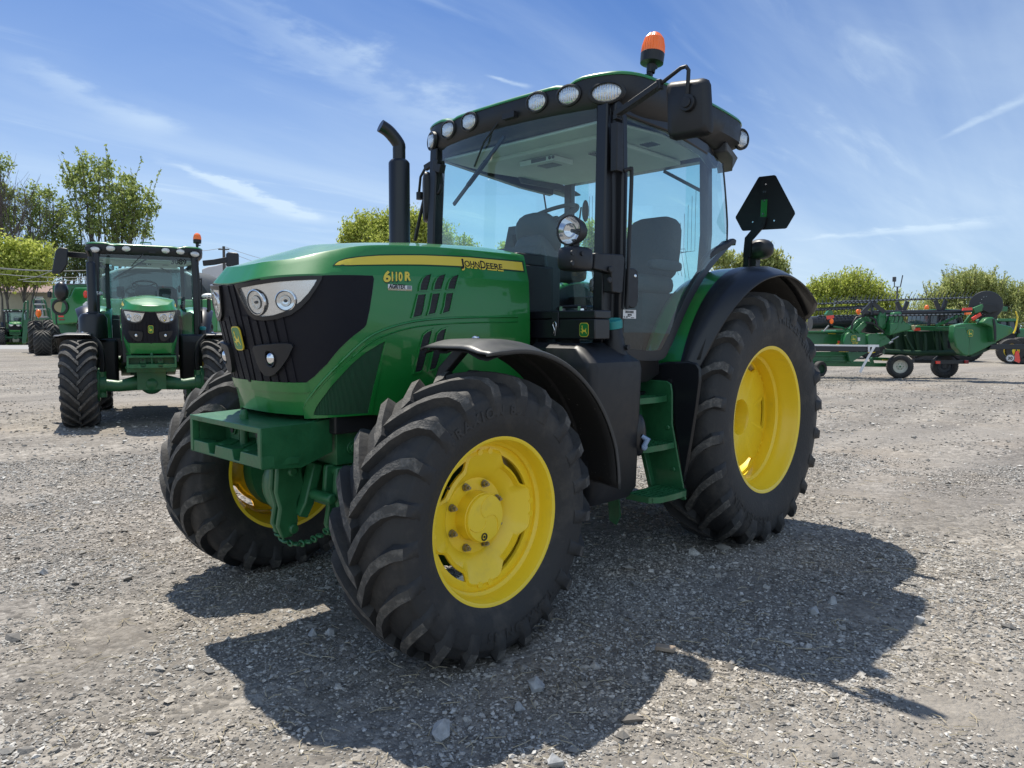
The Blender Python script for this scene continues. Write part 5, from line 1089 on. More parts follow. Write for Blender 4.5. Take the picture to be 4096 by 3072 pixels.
# ---- far tractor beyond the road
G = deep((66, 1383), 66.5); G.z = 0; hd3 = math.atan2(CAM[1]-G.y, CAM[0]-G.x)+R_(-3)
T3 = near_copy(T, Vector((G.x-2.58*math.cos(hd3), G.y-2.58*math.sin(hd3), 0)), hd3, 1.12, SKIP+('side_stripe', 'maker_name', 'air_screen', 'vent', 'panel_seam', 'emblem', 'check_chain', 'wiper', 'heater_wire', 'stock_label', 'cab_mirror', 'armrest_console', 'control_panel', 'speaker', 'sun_visor', 'fog_light', 'bolt', 'hitch_pin', 'cast_lettering', 'beacon', 'door_latch', 'access_steps'), 'small distant green tractor standing on the grass across the road, left of the ladder')
# ---- road, grass and house behind the yard on the left
def strip_sheet(name, D0, D1, px0, px1, m, z=.004, kind='structure'):
    pts = []
    for D, px in ((D0, px0), (D0, px1), (D1, px1), (D1, px0)): p = deep((px, 1320), D); p.z = z; pts.append(p)
    mb = MB(); mb.add(pts, [(0, 1, 2, 3)]); return tag(mb.build(name, m, smooth=0), kind=kind)
ROAD = mat('grey_road', (.30, .30, .30), .9, noise=.12, nscale=.8); GRASS = mat('lawn_ground', (.085, .145, .030), .95, noise=.4, nscale=2.5)
strip_sheet('road', 52, 66.3, -900, 700, ROAD, .004); strip_sheet('lawn', 66.3, 160, -900, 700, GRASS, .006)
strip_sheet('field', 60, 500, 2600, 5600, mat('field_ground', (.16, .15, .09), .95, noise=.3, nscale=.3), .004)
mb = MB(); r_ = random.Random(5)
for _ in range(5200):
    D = 66.5+r_.random()**2*9; p = deep((r_.uniform(-60, 480), 1320), D); h = .10+.18*r_.random(); a = r_.random()*3.14; dx = Vector((math.cos(a), math.sin(a), 0))*.035
    mb.add([(p.x-dx.x, p.y-dx.y, .005), (p.x+dx.x, p.y+dx.y, .005), (p.x+dx.x*.3+.05*r_.random(), p.y, h)], [(0, 1, 2)])
tag(mb.build('long_grass', mat('grass_blades', (.12, .21, .03), .8, noise=.3, nscale=1.5), smooth=0), kind='stuff')
SID = mat('beige_siding', (.46, .41, .31), .7, noise=.05, nscale=2); t_ = SID.node_tree; w_ = t_.nodes.new('ShaderNodeTexWave'); w_.bands_direction = 'Z'; w_.wave_profile = 'SAW'; w_.inputs['Scale'].default_value = 1.3; c_ = t_.nodes.new('ShaderNodeTexCoord'); t_.links.new(c_.outputs['Object'], w_.inputs[0]); b_ = t_.nodes.new('ShaderNodeBump'); b_.inputs['Strength'].default_value = .5; b_.inputs['Distance'].default_value = .03; t_.links.new(w_.outputs['Fac'], b_.inputs['Height']); t_.links.new(b_.outputs[0], t_.nodes['Principled BSDF'].inputs['Normal'])
SHIN = mat('brown_shingles', (.27, .19, .175), .9, noise=.25, nscale=9)
HS = tag(empty('house', tuple(deep((100, 1378), 72)[:2])+(0,)), 'long low beige house with brownish shingle roof behind the trees and machines', 'house')
def hp(px, py, D=72): return deep((px, py), D)
Rv = Vector(cR); Rv.z = 0; Rv.normalize(); Fv = Vector(cF); Fv.z = 0; Fv.normalize()
def loc(mb, root): o = root.location; mb.v = [(x-o.x, y-o.y, z-o.z) for x, y, z in mb.v]; return mb
a = hp(-500, 1168); b = hp(760, 1168); za = a.z
mb = MB(); a0 = Vector((a.x, a.y, -.1)); b0 = Vector((b.x, b.y, -.1)); mb.prism([a0, b0, Vector((b.x, b.y, za)), Vector((a.x, a.y, za))], Fv*9); loc(mb, HS).build('wall', SID, HS)
zr = hp(100, 1134, 76.5).z; mb = MB(); e = Fv*-.5; up = Vector((0, 0, 1))
for q in (a-Rv*.5, ):
    L0 = a-Rv*.6+e; L1 = b+Rv*.6+e; m0 = a-Rv*.6+Fv*4.5; m1 = b+Rv*.6+Fv*4.5; k0 = a-Rv*.6+Fv*9.5; k1 = b+Rv*.6+Fv*9.5
    for w in (L0, L1, k0, k1): w.z = za-.02
    for w in (m0, m1): w.z = zr
    mb.prism([L0, m0, k0], L1-L0, 0)
rf_ = loc(mb, HS).build('roof', SHIN, HS)
mb = MB(); mb.bar(L0+up*.0+Fv*-.01, L1+Fv*-.01, .18, .03); loc(mb, HS).build('eave_trim', WHITE, HS)
mb = MB(); c = hp(84/4.147, 1050+400/4.147, 73); mb.cyl(c, c+up*1.0, .07, 10); loc(mb, HS).build('vent_pipe', BLK, rf_)
for (u0, u1, v0, v1) in ((560, 712, 562, 900), (-420, -250, 600, 880), (-80, -10, 880, 1280)):
    p = [hp(*g3(u, v), 71.9) for u, v in ((u0, v1), (u1, v1), (u1, v0), (u0, v0))]; mb = MB(); mb.prism(p, Fv*.08); f = loc(mb, HS).build('window', WHITE, HS)
    c = sum(p, Vector())/4; mb = MB(); mb.prism([c+(q-c)*.78-Fv*.02 for q in p], Fv*.01); loc(mb, HS).build('pane', mat('dark_pane', (.05, .06, .08), .1, coat=.5) if 'dark_pane' not in MATS else MATS['dark_pane'], f)
# white fabric barn far behind
mb = MB(); pp = [deep(h5(u, v), 85) for u, v in ((20, 760), (20, 400), (100, 368), (200, 352), (300, 322), (420, 330), (520, 400), (560, 760))]; mb.prism(pp, Fv*14)
tag(mb.build('fabric_barn', mat('white_fabric', (.62, .63, .66), .6), bevel=.1), 'white fabric covered barn seen in the gap between the two tractors', 'barn')
# ---- combine harvester seen from behind
CG = deep((260, 1415), 41); CG.z = 0; CB = tag(empty('combine_harvester', CG), 'large green combine harvester with a boarding ladder behind the numbered tractor', 'combine')
def part(fn, name, mats, parent, **k): mb = MB(); fn(mb); loc(mb, CB); return mb.build(name, mats, parent, **k)
def pp3(pts, D, th): return lambda mb: mb.prism([deep(g3(*p), D) for p in pts], Fv*th)
body = part(pp3([(832, 602), (915, 592), (1110, 602), (1168, 545), (1222, 428), (1250, 416), (1560, 414), (1700, 600), (3300, 620), (3480, 600), (3600, 640), (3600, 1150), (2500, 1180), (1290, 1000), (920, 1035), (880, 1030), (850, 920), (830, 700)], 39, 5.5), 'body', GREEN, CB, bevel=.06)
part(pp3([(1480, 640), (1500, 380), (1700, 220), (1950, 130), (2250, 85), (2950, 100), (3300, 280), (3420, 480), (3450, 660)], 39.6, 4.2), 'engine_deck', mat('sooty_dark_panel', (.020, .026, .026), .6, noise=.3, nscale=2), CB, bevel=.08)
part(lambda mb: mb.tube([deep(g3(*p), 39.4) for p in ((1700, 214), (1950, 122), (2250, 76), (2950, 92), (3300, 272))], .05, 8), 'deck_rail', MATS['pale_wire'] if 'pale_wire' in MATS else WHITE, CB, smooth=50)
part(pp3([(870, 380), (915, 380), (920, 592), (870, 592)], 41, .5), 'cab_post', GREEN_C, CB); part(pp3([(915, 420), (1140, 378), (1430, 372), (1430, 420), (1200, 440), (1150, 590), (920, 590)], 43, 2), 'grain_tank', GREEN_C, CB, bevel=.05)
part(lambda mb: [mb.tube([deep(g3(*p), 42) for p in ((915, 385), (1430, 372))], .03, 6), mb.tube([deep(g3(*p), 42) for p in ((1140, 378), (1430, 400))], .03, 6)], 'tank_rail', GREEN_C, CB)
part(pp3([(780, 485), (800, 470), (838, 478), (840, 570), (825, 585), (780, 578)], 38.6, .12), 'mirror', BLK, CB, bevel=.03); part(lambda mb: mb.tube([deep(g3(*p), 38.7) for p in ((820, 470), (830, 440), (868, 432))], .025, 6), 'mirror_arm', BLK, CB)
def pod(mb):
    c = deep(g3(1018, 480), 38.2); mb.ell(c, (.33, .35, .50), 20, 12)
part(pod, 'chaff_spreader_cover', BLK_S, CB, smooth=50)
part(lambda mb: mb.lathe([(0, .44), (-.04, .44), (-.05, .32), (-.02, .30)], deep(g3(1000, 740), 38.98), Fv, 28), 'round_port', BLK, CB, smooth=50); part(lambda mb: mb.cyl(deep(g3(1000, 740), 38.99), deep(g3(1000, 740), 38.97), .28, 20), 'port_cover', MATS['sticker_beige'], CB)
for q in ([(968, 880), (1055, 882), (1055, 908), (968, 908)], ): part(pp3(q, 38.97, .03), 'reflector', RED, CB)
part(pp3([(975, 936), (1062, 938), (1062, 958), (975, 958)], 38.97, .03), 'tail_light', mat('dark_red_lens', (.30, .02, .02), .3), CB); part(lambda mb: mb.ell(deep(g3(1420, 530), 38.9), (.12, .12, .2), 10, 6), 'marker_light', RED, CB)
part(pp3([(1370, 690), (1420, 650), (1435, 650), (1430, 850), (1370, 850)], 38, .2), 'side_shield', WHITE, CB, bevel=.03); part(pp3([(905, 640), (918, 640), (945, 1020), (925, 1030)], 38.98, .05), 'panel_gap', BLK, CB)
part(pp3([(960, 1000), (1300, 1010), (1300, 1200), (1150, 1230), (1000, 1160)], 40, 1.2), 'undercarriage', GREEN_C, CB)
LM = [GREEN_C, mat('pale_ladder_rung', (.45, .47, .46), .5)]
def ladder(mb):
    D = 44; T_ = lambda pts, r, m=0: mb.tube([deep(g3(*p), D) for p in pts], r, 6, m)
    T_([(610, 930), (570, 740), (552, 640), (572, 612), (640, 606), (715, 608), (745, 640), (775, 760), (810, 930)], .05); T_([(690, 620), (720, 760), (748, 920)], .04)
    for v, a_, b_ in ((610, 590, 720), (692, 572, 760), (776, 590, 775), (900, 620, 810), (915, 622, 830)): T_([(a_, v), (b_, v+2)], .055, 1)
    T_([(800, 760), (820, 770), (830, 940)], .06)
part(ladder, 'ladder', LM, CB, smooth=50)
def gate(mb):
    D = 45; T_ = lambda pts, r: mb.tube([deep(g3(*p), D) for p in pts], r, 6)
    T_([(365, 1060), (380, 860), (405, 680), (430, 650), (460, 660)], .05); T_([(460, 630), (460, 940)], .06); mb.prism([deep(g3(*p), D) for p in ((390, 960), (470, 930), (480, 1010), (430, 1330), (370, 1345), (365, 1290))], Fv*.25)
part(gate, 'boarding_steps', GREEN_C, CB, smooth=50); part(pp3([(600, 925), (840, 925), (850, 945), (600, 945)], 43, 1.0), 'platform', GREEN_C, CB)
part(pp3([(600, 800), (672, 800), (672, 825), (600, 825)], 43.5, .05), 'flag_reflector', RED, CB); part(lambda mb: [mb.ell(deep(g3(640, 845), 43.4), (.16, .16, .24), 10, 6), mb.tube([deep(g3(640, 870), 43.5), deep(g3(640, 925), 43.5)], .03, 6)], 'turn_signal', ORANGE, CB)
def far_wheel(name, px, py, D, R, hw, yaw, parent, base, nl=18):
    w = empty(name, parent=parent); c = deep(g3(px, py), D); c.z = R*.97; w.location = c-base; w.rotation_euler = (0, 0, yaw)
    make_tyre('tyre', w, 1, R*.94, hw, R*.52, R*.97, nl, R*.06, R*.085); mb = MB(); mb.lathe([(hw*.7, R*.52), (hw*.6, R*.48), (hw*.3, R*.40), (hw*.3, .02), (-hw*.3, .02), (-hw*.3, R*.40), (-hw*.7, R*.52)], n=32); mb.build('rim', YEL, w, smooth=40); return w
yr = math.atan2(Rv.y, Rv.x)-math.pi/2+math.pi+R_(31)
far_wheel('steering_wheel_tyre', 708, 1330, 40.0, .70, .40, yr, CB, CG); far_wheel('drive_wheel', 592, 1220, 44, .98, .36, yr, CB, CG); far_wheel('drive_wheel', 905, 1270, 42, .95, .34, yr, CB, CG); far_wheel('drive_wheel', 815, 1030, 46, 1.05, .3, yr, CB, CG)
for ch in CB.children:
    if 'steering_wheel' in ch.name: ch.name = 'steer_wheel'
# ---- utility pole and wires
def pole(px, D, top, label, cross=True, group=None):
    b = deep((px, 1320), D); b.z = 0; t = deep((px, top), D); h = t.z; o = tag(empty('utility_pole', b), label, 'pole', group)
    mb = MB(); mb.tube([(0, 0, 0), (0, 0, h)], [.16, .11], 10); mb.build('post', mat('grey_pole_wood', (.10, .095, .09), .9) if 'grey_pole_wood' not in MATS else MATS['grey_pole_wood'], o)
    if cross: mb = MB(); mb.bar(Vector((0, 0, h-.25))-Rv*.45, Vector((0, 0, h-.25))+Rv*.45, .10, .10); mb.build('crossarm', MATS['grey_pole_wood'], o)
    return t
p1 = pole(903, 62, 988, 'wooden utility pole rising behind the mirror of the numbered tractor')
mb = MB()
def sag(a, b, s, r=.018, n=14): mb.tube([a.lerp(b, i/n)-Vector((0, 0, s*4*(i/n)*(1-i/n))) for i in range(n+1)], r, 4)
sag(p1, deep((1300, 1040), 120), 1.0); sag(p1, deep((600, 985), 62), .4); sag(p1-Vector((0, 0, .3)), deep((1300, 1060), 120), 1.2)
for (u0, v0, u1, v1) in ((-100, 80, 1500, 130), (-100, 180, 1500, 245), (300, 290, 850, 140), (-100, 95, 1500, 128), (380, 310, 1500, 262)): sag(deep(g3(u0, v0), 66), deep(g3(u1, v1), 66), .15, .03)
tag(mb.build('overhead_wires', mat('pale_wire', (.28, .28, .28), .6)), 'thin overhead cables strung in front of the trees on the left', 'cables')
# ------------------------------------------------------------------ trees
def leaf_mat(name, c0, c1, c2, tr=.5):
    m = bpy.data.materials.new(name); m.use_nodes = True; t = m.node_tree; t.nodes.clear(); o = t.nodes.new('ShaderNodeOutputMaterial'); g = t.nodes.new('ShaderNodeNewGeometry'); r = t.nodes.new('ShaderNodeValToRGB'); e = r.color_ramp.elements
    e[0].color = (*c0, 1); e[1].color = (*c2, 1); q = e.new(.5); q.color = (*c1, 1); t.links.new(g.outputs['Random Per Island'], r.inputs[0]); d = t.nodes.new('ShaderNodeBsdfDiffuse'); l = t.nodes.new('ShaderNodeBsdfTranslucent'); x = t.nodes.new('ShaderNodeMixShader'); x.inputs[0].default_value = tr
    t.links.new(r.outputs[0], d.inputs[0]); t.links.new(r.outputs[0], l.inputs[0]); t.links.new(d.outputs[0], x.inputs[1]); t.links.new(l.outputs[0], x.inputs[2]); t.links.new(x.outputs[0], o.inputs[0]); return m
LF_P = leaf_mat('poplar_leaves', (.17, .23, .065), (.29, .36, .11), (.46, .52, .19)); LF_Y = leaf_mat('spring_leaves', (.28, .34, .06), (.46, .52, .11), (.66, .69, .22)); LF_W = leaf_mat('willow_leaves', (.26, .31, .10), (.42, .46, .17), (.62, .64, .30))
LF_D = leaf_mat('dark_leaves', (.10, .14, .06), (.17, .22, .09), (.28, .33, .13)); BARK = mat('grey_bark', (.13, .115, .10), .95, noise=.3, nscale=2)
def leaves(name, pts, size, m, parent, base, seed, up=0.0, asp=1.0):
    r = np.random.default_rng(seed); n = len(pts); s = size*(.6+.8*r.random(n)); a = r.normal(size=(n, 3)); a[:, 2] += up*2; a /= np.linalg.norm(a, axis=1)[:, None]; b = np.cross(a, r.normal(size=(n, 3))); b /= np.linalg.norm(b, axis=1)[:, None]
    q = pts-np.array(base); V = np.stack([q-a*s[:, None]*asp, q+b*s[:, None]*.6, q+a*s[:, None]*asp, q-b*s[:, None]*.6], 1).reshape(-1, 3); F = np.arange(4*n).reshape(-1, 4)
    me = bpy.data.meshes.new(name); me.vertices.add(4*n); me.vertices.foreach_set('co', V.ravel()); me.loops.add(4*n); me.loops.foreach_set('vertex_index', F.ravel()); me.polygons.add(n); me.polygons.foreach_set('loop_start', np.arange(0, 4*n, 4)); me.update(calc_edges=True); me.materials.append(m); o = bpy.data.objects.new(name, me); COL.objects.link(o); o.parent = parent; return o
def tree(px, D, blobs, n, size, m, label, seed, trunk=.25, up=.3, asp=1.0, group=None, clump=.9, depthk=1.0, spray=0, name='leafy_tree', drop=0, twigs=0):
    """blobs: (px, py, rx, ry) outlines of the boughs, all in the plane of depth D with real thickness"""
    blobs = [(q[0], q[1]+drop, q[2], q[3]-drop*.35) for q in blobs]
    r = np.random.default_rng(seed); b = deep((px, 1320), D); b.z = 0; o = tag(empty(name, b), label, 'tree', group); u = D/FPX; tot = sum(q[2]*q[3] for q in blobs); P_ = []; mb = MB()
    for (bx, by, rx, ry) in blobs:
        c = np.array(deep((bx, by), D)); k = max(3, int(n*rx*ry/tot)); nc = max(3, int(k/40)); v = r.normal(size=(nc, 3)); v /= np.linalg.norm(v, axis=1)[:, None]; v *= (r.random((nc, 1))**.38); off = (r.random(nc)-.5)*.6*rx*u*depthk
        cc = c+np.outer(v[:, 0]*rx*u, np.array(Rv))+np.outer(v[:, 1]*rx*u*depthk*.8+off, np.array(Fv))+np.outer(v[:, 2]*ry*u, (0, 0, 1)); sp_ = np.array([1, 1, 1+spray])*clump*(.5+.9*r.random((nc, 1)))
        per = int(k/nc)+1; w = np.clip(r.normal(size=(nc, per, 3)), -1.7, 1.7)*.42*sp_[:, None, :]; pts = (cc[:, None]+w).reshape(-1, 3); P_.append(pts)
        t0 = Vector((b.x, b.y, 0))+Rv*((bx-px)*u*.45)+Fv*float(r.normal())*.3; base = Vector(deep((px+(bx-px)*.3, 1320), D)); base.z = max(.5, float(c[2])-ry*u*1.2); top = Vector(c)+Vector((0, 0, ry*u*.6))
        mid = t0.lerp(top, .45)+Vector(r.normal(size=3))*.25; rr = trunk*(.35+.5*rx*ry/max(q[2]*q[3] for q in blobs)); mb.tube([t0-b, mid.lerp(t0, .5)-b, mid-b, Vector(c)-b, top-b], [rr, rr*.8, rr*.6, rr*.35, .02], 7)
        for i in range(min(nc, 26)):
            e = Vector(cc[i]); s_ = mid.lerp(Vector(c), r.random()); mb.tube([s_-b, s_.lerp(e, .5)+Vector((0, 0, .15))-b, e-b], [rr*.28, rr*.16, .012], 5)
    for i in range(twigs):
        q = blobs[r.integers(len(blobs))]; c = np.array(deep((q[0], q[1]), D)); a = r.random()*6.28; s0 = c+np.array(Rv)*math.cos(a)*q[2]*u*.7+np.array(Fv)*math.sin(a)*q[2]*u*.6; l = q[3]*u*(.8+.7*r.random()); d_ = np.array((0, 0, 1))+np.array(Rv)*math.cos(a)*.35+np.array(Fv)*math.sin(a)*.3; e_ = s0+d_*l
        mb.tube([Vector(s0)-b, Vector(s0+d_*l*.5)-b, Vector(e_)-b], [.03, .02, .008], 4); k = int(10+14*r.random()); t_ = r.random(k)[:, None]**.7; P_.append(s0+d_*l*t_+r.normal(size=(k, 3))*.07)
    mb.build('trunk', BARK, o, smooth=50)
    P_ = np.concatenate(P_); leaves('crown', P_, size, m, o, b, seed+1, up, asp); return o
tree(440, 80, [(395, 680, 70, 70), (340, 745, 75, 80), (450, 770, 90, 110), (350, 850, 70, 90), (500, 830, 90, 110), (560, 800, 60, 90), (590, 880, 45, 70), (420, 930, 110, 70), (530, 940, 80, 50), (290, 700, 40, 45)], 6800, .155, LF_P, 'tall loose poplar behind the roof of the numbered tractor', 21, .22, .4, 1.3, clump=.9, twigs=60)
tree(200, 84, [(160, 800, 55, 70), (215, 850, 70, 75), (120, 880, 70, 80), (250, 930, 60, 60), (180, 960, 90, 60), (290, 990, 50, 50), (100, 780, 35, 40)], 4800, .16, LF_P, 'shorter green tree left of the tall poplar, behind the mirror', 22, .2, .3)
tree(-60, 82, [(0, 640, 25, 55), (-30, 720, 40, 70), (10, 790, 28, 60), (-20, 880, 60, 80), (30, 900, 40, 60), (-60, 780, 70, 140)], 4200, .17, LF_P, 'leafy tree cut off by the left picture edge', 23, .22)
tree(60, 70, [(20, 1010, 70, 60), (90, 1030, 65, 70), (150, 1070, 60, 60), (30, 1090, 80, 50), (180, 1020, 30, 40), (-30, 1000, 60, 80), (110, 1100, 80, 40)], 11000, .15, LF_Y, 'bright yellow green bush above the house roof', 24, .16, .3)
tree(310, 78, [(300, 1050, 55, 50), (350, 1070, 60, 50), (260, 1080, 50, 45), (400, 1090, 50, 40), (330, 1000, 40, 40), (300, 980, 30, 50)], 2400, .16, LF_D, 'dark sparse conifer-like tree behind the exhaust of the numbered tractor', 25, .14)
tree(170, 79, [(160, 1040, 50, 50), (215, 1060, 40, 50), (120, 1000, 40, 40)], 1300, .17, LF_D, 'dark tree between the yellow bush and the poplar', 26, .12)
# bare tree
def bare(px, D, top, label, seed):
    r = random.Random(seed); b = deep((px, 1320), D); b.z = 0; o = tag(empty('bare_tree', b), label, 'tree'); mb = MB(); H = deep((px, top), D).z
    def grow(p, d, l, rad, k):
        q = p+d*l; m_ = p.lerp(q, .5)+Vector((r.uniform(-1, 1), r.uniform(-1, 1), 0))*l*.05; mb.tube([p, m_, q], [rad, rad*.85, rad*.68], 6 if k > 2 else 4)
        if k == 0: return
        for i in range(3 if k > 1 else 3):
            a = r.uniform(.18, .55); t = r.random()*6.28; s_ = p.lerp(q, r.uniform(.45, 1) if i else 1.0); e = (d+Vector((math.cos(t), math.sin(t), .35))*a).normalized(); grow(s_, e, l*r.uniform(.62, .86), rad*.58, k-1)
    for dx in (-.3, .25): grow(Vector((dx, 0, 0)), Vector((dx*.12, 0, 1)), H*.34, .17, 5)
    mb.build('branches', mat('bare_bark', (.105, .085, .085), .95), o, smooth=50)
bare(66, 76, 640, 'leafless grey tree with fine bare twigs standing left of the poplar', 4)
# trees behind the hood and to the right
tree(1560, 60, [(1420, 915, 45, 50), (1480, 890, 60, 55), (1560, 880, 60, 55), (1640, 880, 60, 60), (1700, 900, 60, 60), (1390, 955, 40, 30), (1560, 960, 150, 60), (1760, 940, 60, 60)], 26000, .085, LF_Y, 'yellow green tree showing above the hood beside the exhaust', 31, .25, .5, 1.3, spray=.6, clump=.6, drop=18, twigs=60)
tree(3080, 70, [(2970, 1040, 45, 50), (3030, 1010, 40, 40), (3080, 1015, 45, 45), (3120, 1050, 30, 40), (3000, 1080, 80, 40), (2890, 1020, 40, 40)], 8000, .12, LF_W, 'small olive green tree top just over the rear fender', 32, .2, .6, 1.4, spray=.8, clump=.6, drop=25, twigs=40)
tree(3420, 62, [(3300, 1130, 55, 60), (3360, 1120, 55, 60), (3420, 1110, 60, 70), (3480, 1150, 60, 70), (3540, 1180, 50, 60), (3270, 1200, 50, 60), (3400, 1220, 140, 60), (3570, 1230, 40, 50), (3260, 1130, 30, 40)], 26000, .078, LF_Y, 'rounded bright green tree behind the left header and its reel', 33, .25, .6, 1.4, spray=.9, clump=.55, drop=38, twigs=110)
tree(3900, 66, [(3760, 1160, 60, 70), (3830, 1110, 60, 70), (3900, 1100, 70, 70), (3970, 1120, 60, 70), (4040, 1150, 60, 70), (4110, 1180, 60, 70), (3720, 1220, 50, 60), (3850, 1220, 140, 70), (4020, 1240, 120, 60)], 34000, .078, LF_W, 'wide pale olive tree behind the reel disc at the right', 34, .28, .7, 1.5, spray=1.0, clump=.55, drop=42, twigs=150)
tree(3640, 75, [(3620, 1250, 40, 40), (3680, 1245, 40, 45)], 900, .10, LF_W, 'thin bare looking bush between the two right hand trees', 35, .14, .8, 1.6, spray=1.2)
tree(4350, 70, [(4200, 1180, 80, 90), (4300, 1160, 90, 100), (4420, 1180, 90, 100), (4300, 1250, 150, 60)], 8000, .13, LF_W, 'olive tree beyond the right picture edge', 36, .3, .7, 1.5, spray=1.0, drop=40, twigs=40)
tree(1860, 62, [(1850, 985, 32, 30), (1880, 1010, 40, 25)], 1600, .09, LF_Y, 'low tree top seen through the left part of the windscreen', 41, .12, .5, 1.3, spray=.6, clump=.5, twigs=8)
tree(2037, 64, [(2030, 1000, 40, 25), (2060, 1010, 40, 25)], 1600, .09, LF_Y, 'low tree top seen through the windscreen beside the steering column', 42, .12, .5, 1.3, spray=.6, clump=.5, twigs=8)
tree(2365, 60, [(2360, 940, 40, 50), (2380, 1000, 50, 45)], 3200, .09, LF_Y, 'green tree seen through the cab just right of the round work lamp', 43, .16, .5, 1.3, spray=.6, clump=.55, twigs=14)
tree(2530, 63, [(2520, 950, 42, 38), (2550, 1000, 60, 40), (2600, 1020, 50, 30)], 2600, .09, LF_Y, 'green tree seen through the door glass behind the seat', 44, .15, .5, 1.3, spray=.6, clump=.55, twigs=12)
# light pole
c = deep(hz(952, 480), 55); c.z = 0; LP = tag(empty('floodlight_pole', c), 'slim floodlight pole with two heads between the right hand trees', 'light pole'); h = deep(hz(955, 240), 55).z
mb = MB(); mb.tube([(0, 0, 0), (0, 0, h)], [.09, .06], 8); mb.tube([Vector((0, 0, h))-Rv*.25+Vector((0, 0, .5)), Vector((0, 0, h))-Rv*.22, Vector((0, 0, h-.02)), Vector((0, 0, h))+Rv*.22, Vector((0, 0, h))+Rv*.36+Vector((0, 0, .85))], .04, 6); mb.build('post', GREY, LP)
mb = MB(); mb.box(Vector((0, 0, h+.55))-Rv*.25, (.22, .22, .36)); mb.build('lamp_head', GREY, LP, bevel=.03)
# ------------------------------------------------------------------ HEADERS ON THEIR TRAILERS (right)
GRH = mat('faded_green_paint', (.018, .15, .045), .42, coat=.4, noise=.12, nscale=1.5)
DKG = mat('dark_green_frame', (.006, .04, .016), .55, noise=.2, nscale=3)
def thing_at(name, px, D, label, cat, group=None): b = deep(px, D); b.z = 0; return tag(empty(name, b), label, cat, group)
def hpart(root, name, m, fn, **k):
    mb = MB(); fn(mb); loc(mb, root); return mb.build(name, m, root if 'parent' not in k else k.pop('parent'), **k)
def HP(pts, D, th, m=0): return lambda mb: mb.prism([deep(hz(*p), D) for p in pts], Fv*th, m)
def HT_(pts, D, r, n=8): return lambda mb: mb.tube([deep(hz(*p), D) for p in pts], r, n)
def HB_(a, b, D, w, h): return lambda mb: mb.bar(deep(hz(*a), D), deep(hz(*b), D), w, h)
def seq(*f): return lambda mb: [g(mb) for g in f]
H1 = thing_at('cutter_header', hz(1500, 1000), 22.5, 'long green grain header with badged end panel and black reel disc at the right', 'header')
ep = hpart(H1, 'end_panel', GRH, HP([(1528, 622), (1640, 597), (1905, 598), (1918, 690), (1945, 792), (1700, 915), (1640, 925), (1600, 900), (1545, 840), (1518, 730)], 21.6, .30), bevel=.03)
hpart(H1, 'panel_ridge', GRH, HP([(1528, 624), (1560, 640), (1640, 640), (1680, 760), (1672, 912), (1640, 924), (1600, 900), (1545, 840), (1520, 732)], 21.5, .10), bevel=.03)
hpart(H1, 'crop_divider', GRH, HP([(1800, 598), (1850, 548), (1905, 535), (1940, 560), (1962, 602), (2090, 632), (2122, 660), (2120, 690), (1960, 778), (1930, 792), (1912, 740), (1908, 640)], 21.3, .35), bevel=.05)
hpart(H1, 'divider_gap', BLK, HP([(1905, 560), (1922, 552), (1938, 640), (1940, 760), (1925, 775), (1915, 650)], 21.28, .02))
hpart(H1, 'divider_wand', YEL, HT_([(2108, 700), (2125, 670), (2138, 620), (2150, 540), (2130, 482)], 21.2, .022), smooth=50)
hpart(H1, 'skid', DKG, HP([(1690, 918), (1940, 795), (1952, 810), (1900, 850), (1720, 930), (1680, 930)], 21.7, .4))
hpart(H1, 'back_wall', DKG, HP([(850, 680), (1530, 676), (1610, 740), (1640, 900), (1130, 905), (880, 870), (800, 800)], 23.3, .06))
hpart(H1, 'top_beam', GRH, HP([(1130, 628), (1528, 630), (1640, 640), (1600, 680), (1490, 672), (1135, 672)], 23.0, .22), bevel=.02)
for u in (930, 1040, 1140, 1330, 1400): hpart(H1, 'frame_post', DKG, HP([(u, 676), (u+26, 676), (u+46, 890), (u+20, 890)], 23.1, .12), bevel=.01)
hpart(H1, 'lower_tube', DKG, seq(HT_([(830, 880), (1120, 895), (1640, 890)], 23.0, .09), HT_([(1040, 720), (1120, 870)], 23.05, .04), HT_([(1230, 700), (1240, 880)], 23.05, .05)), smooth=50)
hpart(H1, 'side_box', BLK, HP([(1515, 770), (1580, 790), (1600, 855), (1515, 850)], 21.9, .3))
badge('emblem', ep, deep(hz(1680, 698), 21.58)-H1.location, Rv, Vector((0, 0, 1)), .16, .20, .01)
hpart(H1, 'reflector', RED, HP([(1128, 645), (1190, 645), (1190, 674), (1128, 674)], 22.95, .03))
# reel of the first header
def tines(mb, a, b, D, n, dv, l, r=.012, m=0, skip=0):
    for i in range(n):
        t = i/(n-1); u = a[0]+(b[0]-a[0])*t; v = a[1]+(b[1]-a[1])*t; mb.tube([deep(hz(u, v), D), deep(hz(u+dv*.25, v-l*.5), D), deep(hz(u+dv, v-l), D)], [r, r*.8, r*.5], 4, m)
RB = [mat('black_reel_metal', (.018, .02, .026), .4, coat=.2), MATS['black_reel_metal'], mat('pale_tine_clip', (.30, .32, .33), .5)]
def reel_bar(mb, a, b, D, n, dv, l):
    mb.tube([deep(hz(*a), D), deep(hz(*b), D)], .028, 8); tines(mb, a, b, D-.02, n, dv, l)
    for i in range(n):
        t = i/(n-1); c = deep(hz(a[0]+(b[0]-a[0])*t, a[1]+(b[1]-a[1])*t), D-.05); mb.box(tuple(c+Vector((0, 0, .01))), (.05, .05, .035), 2)
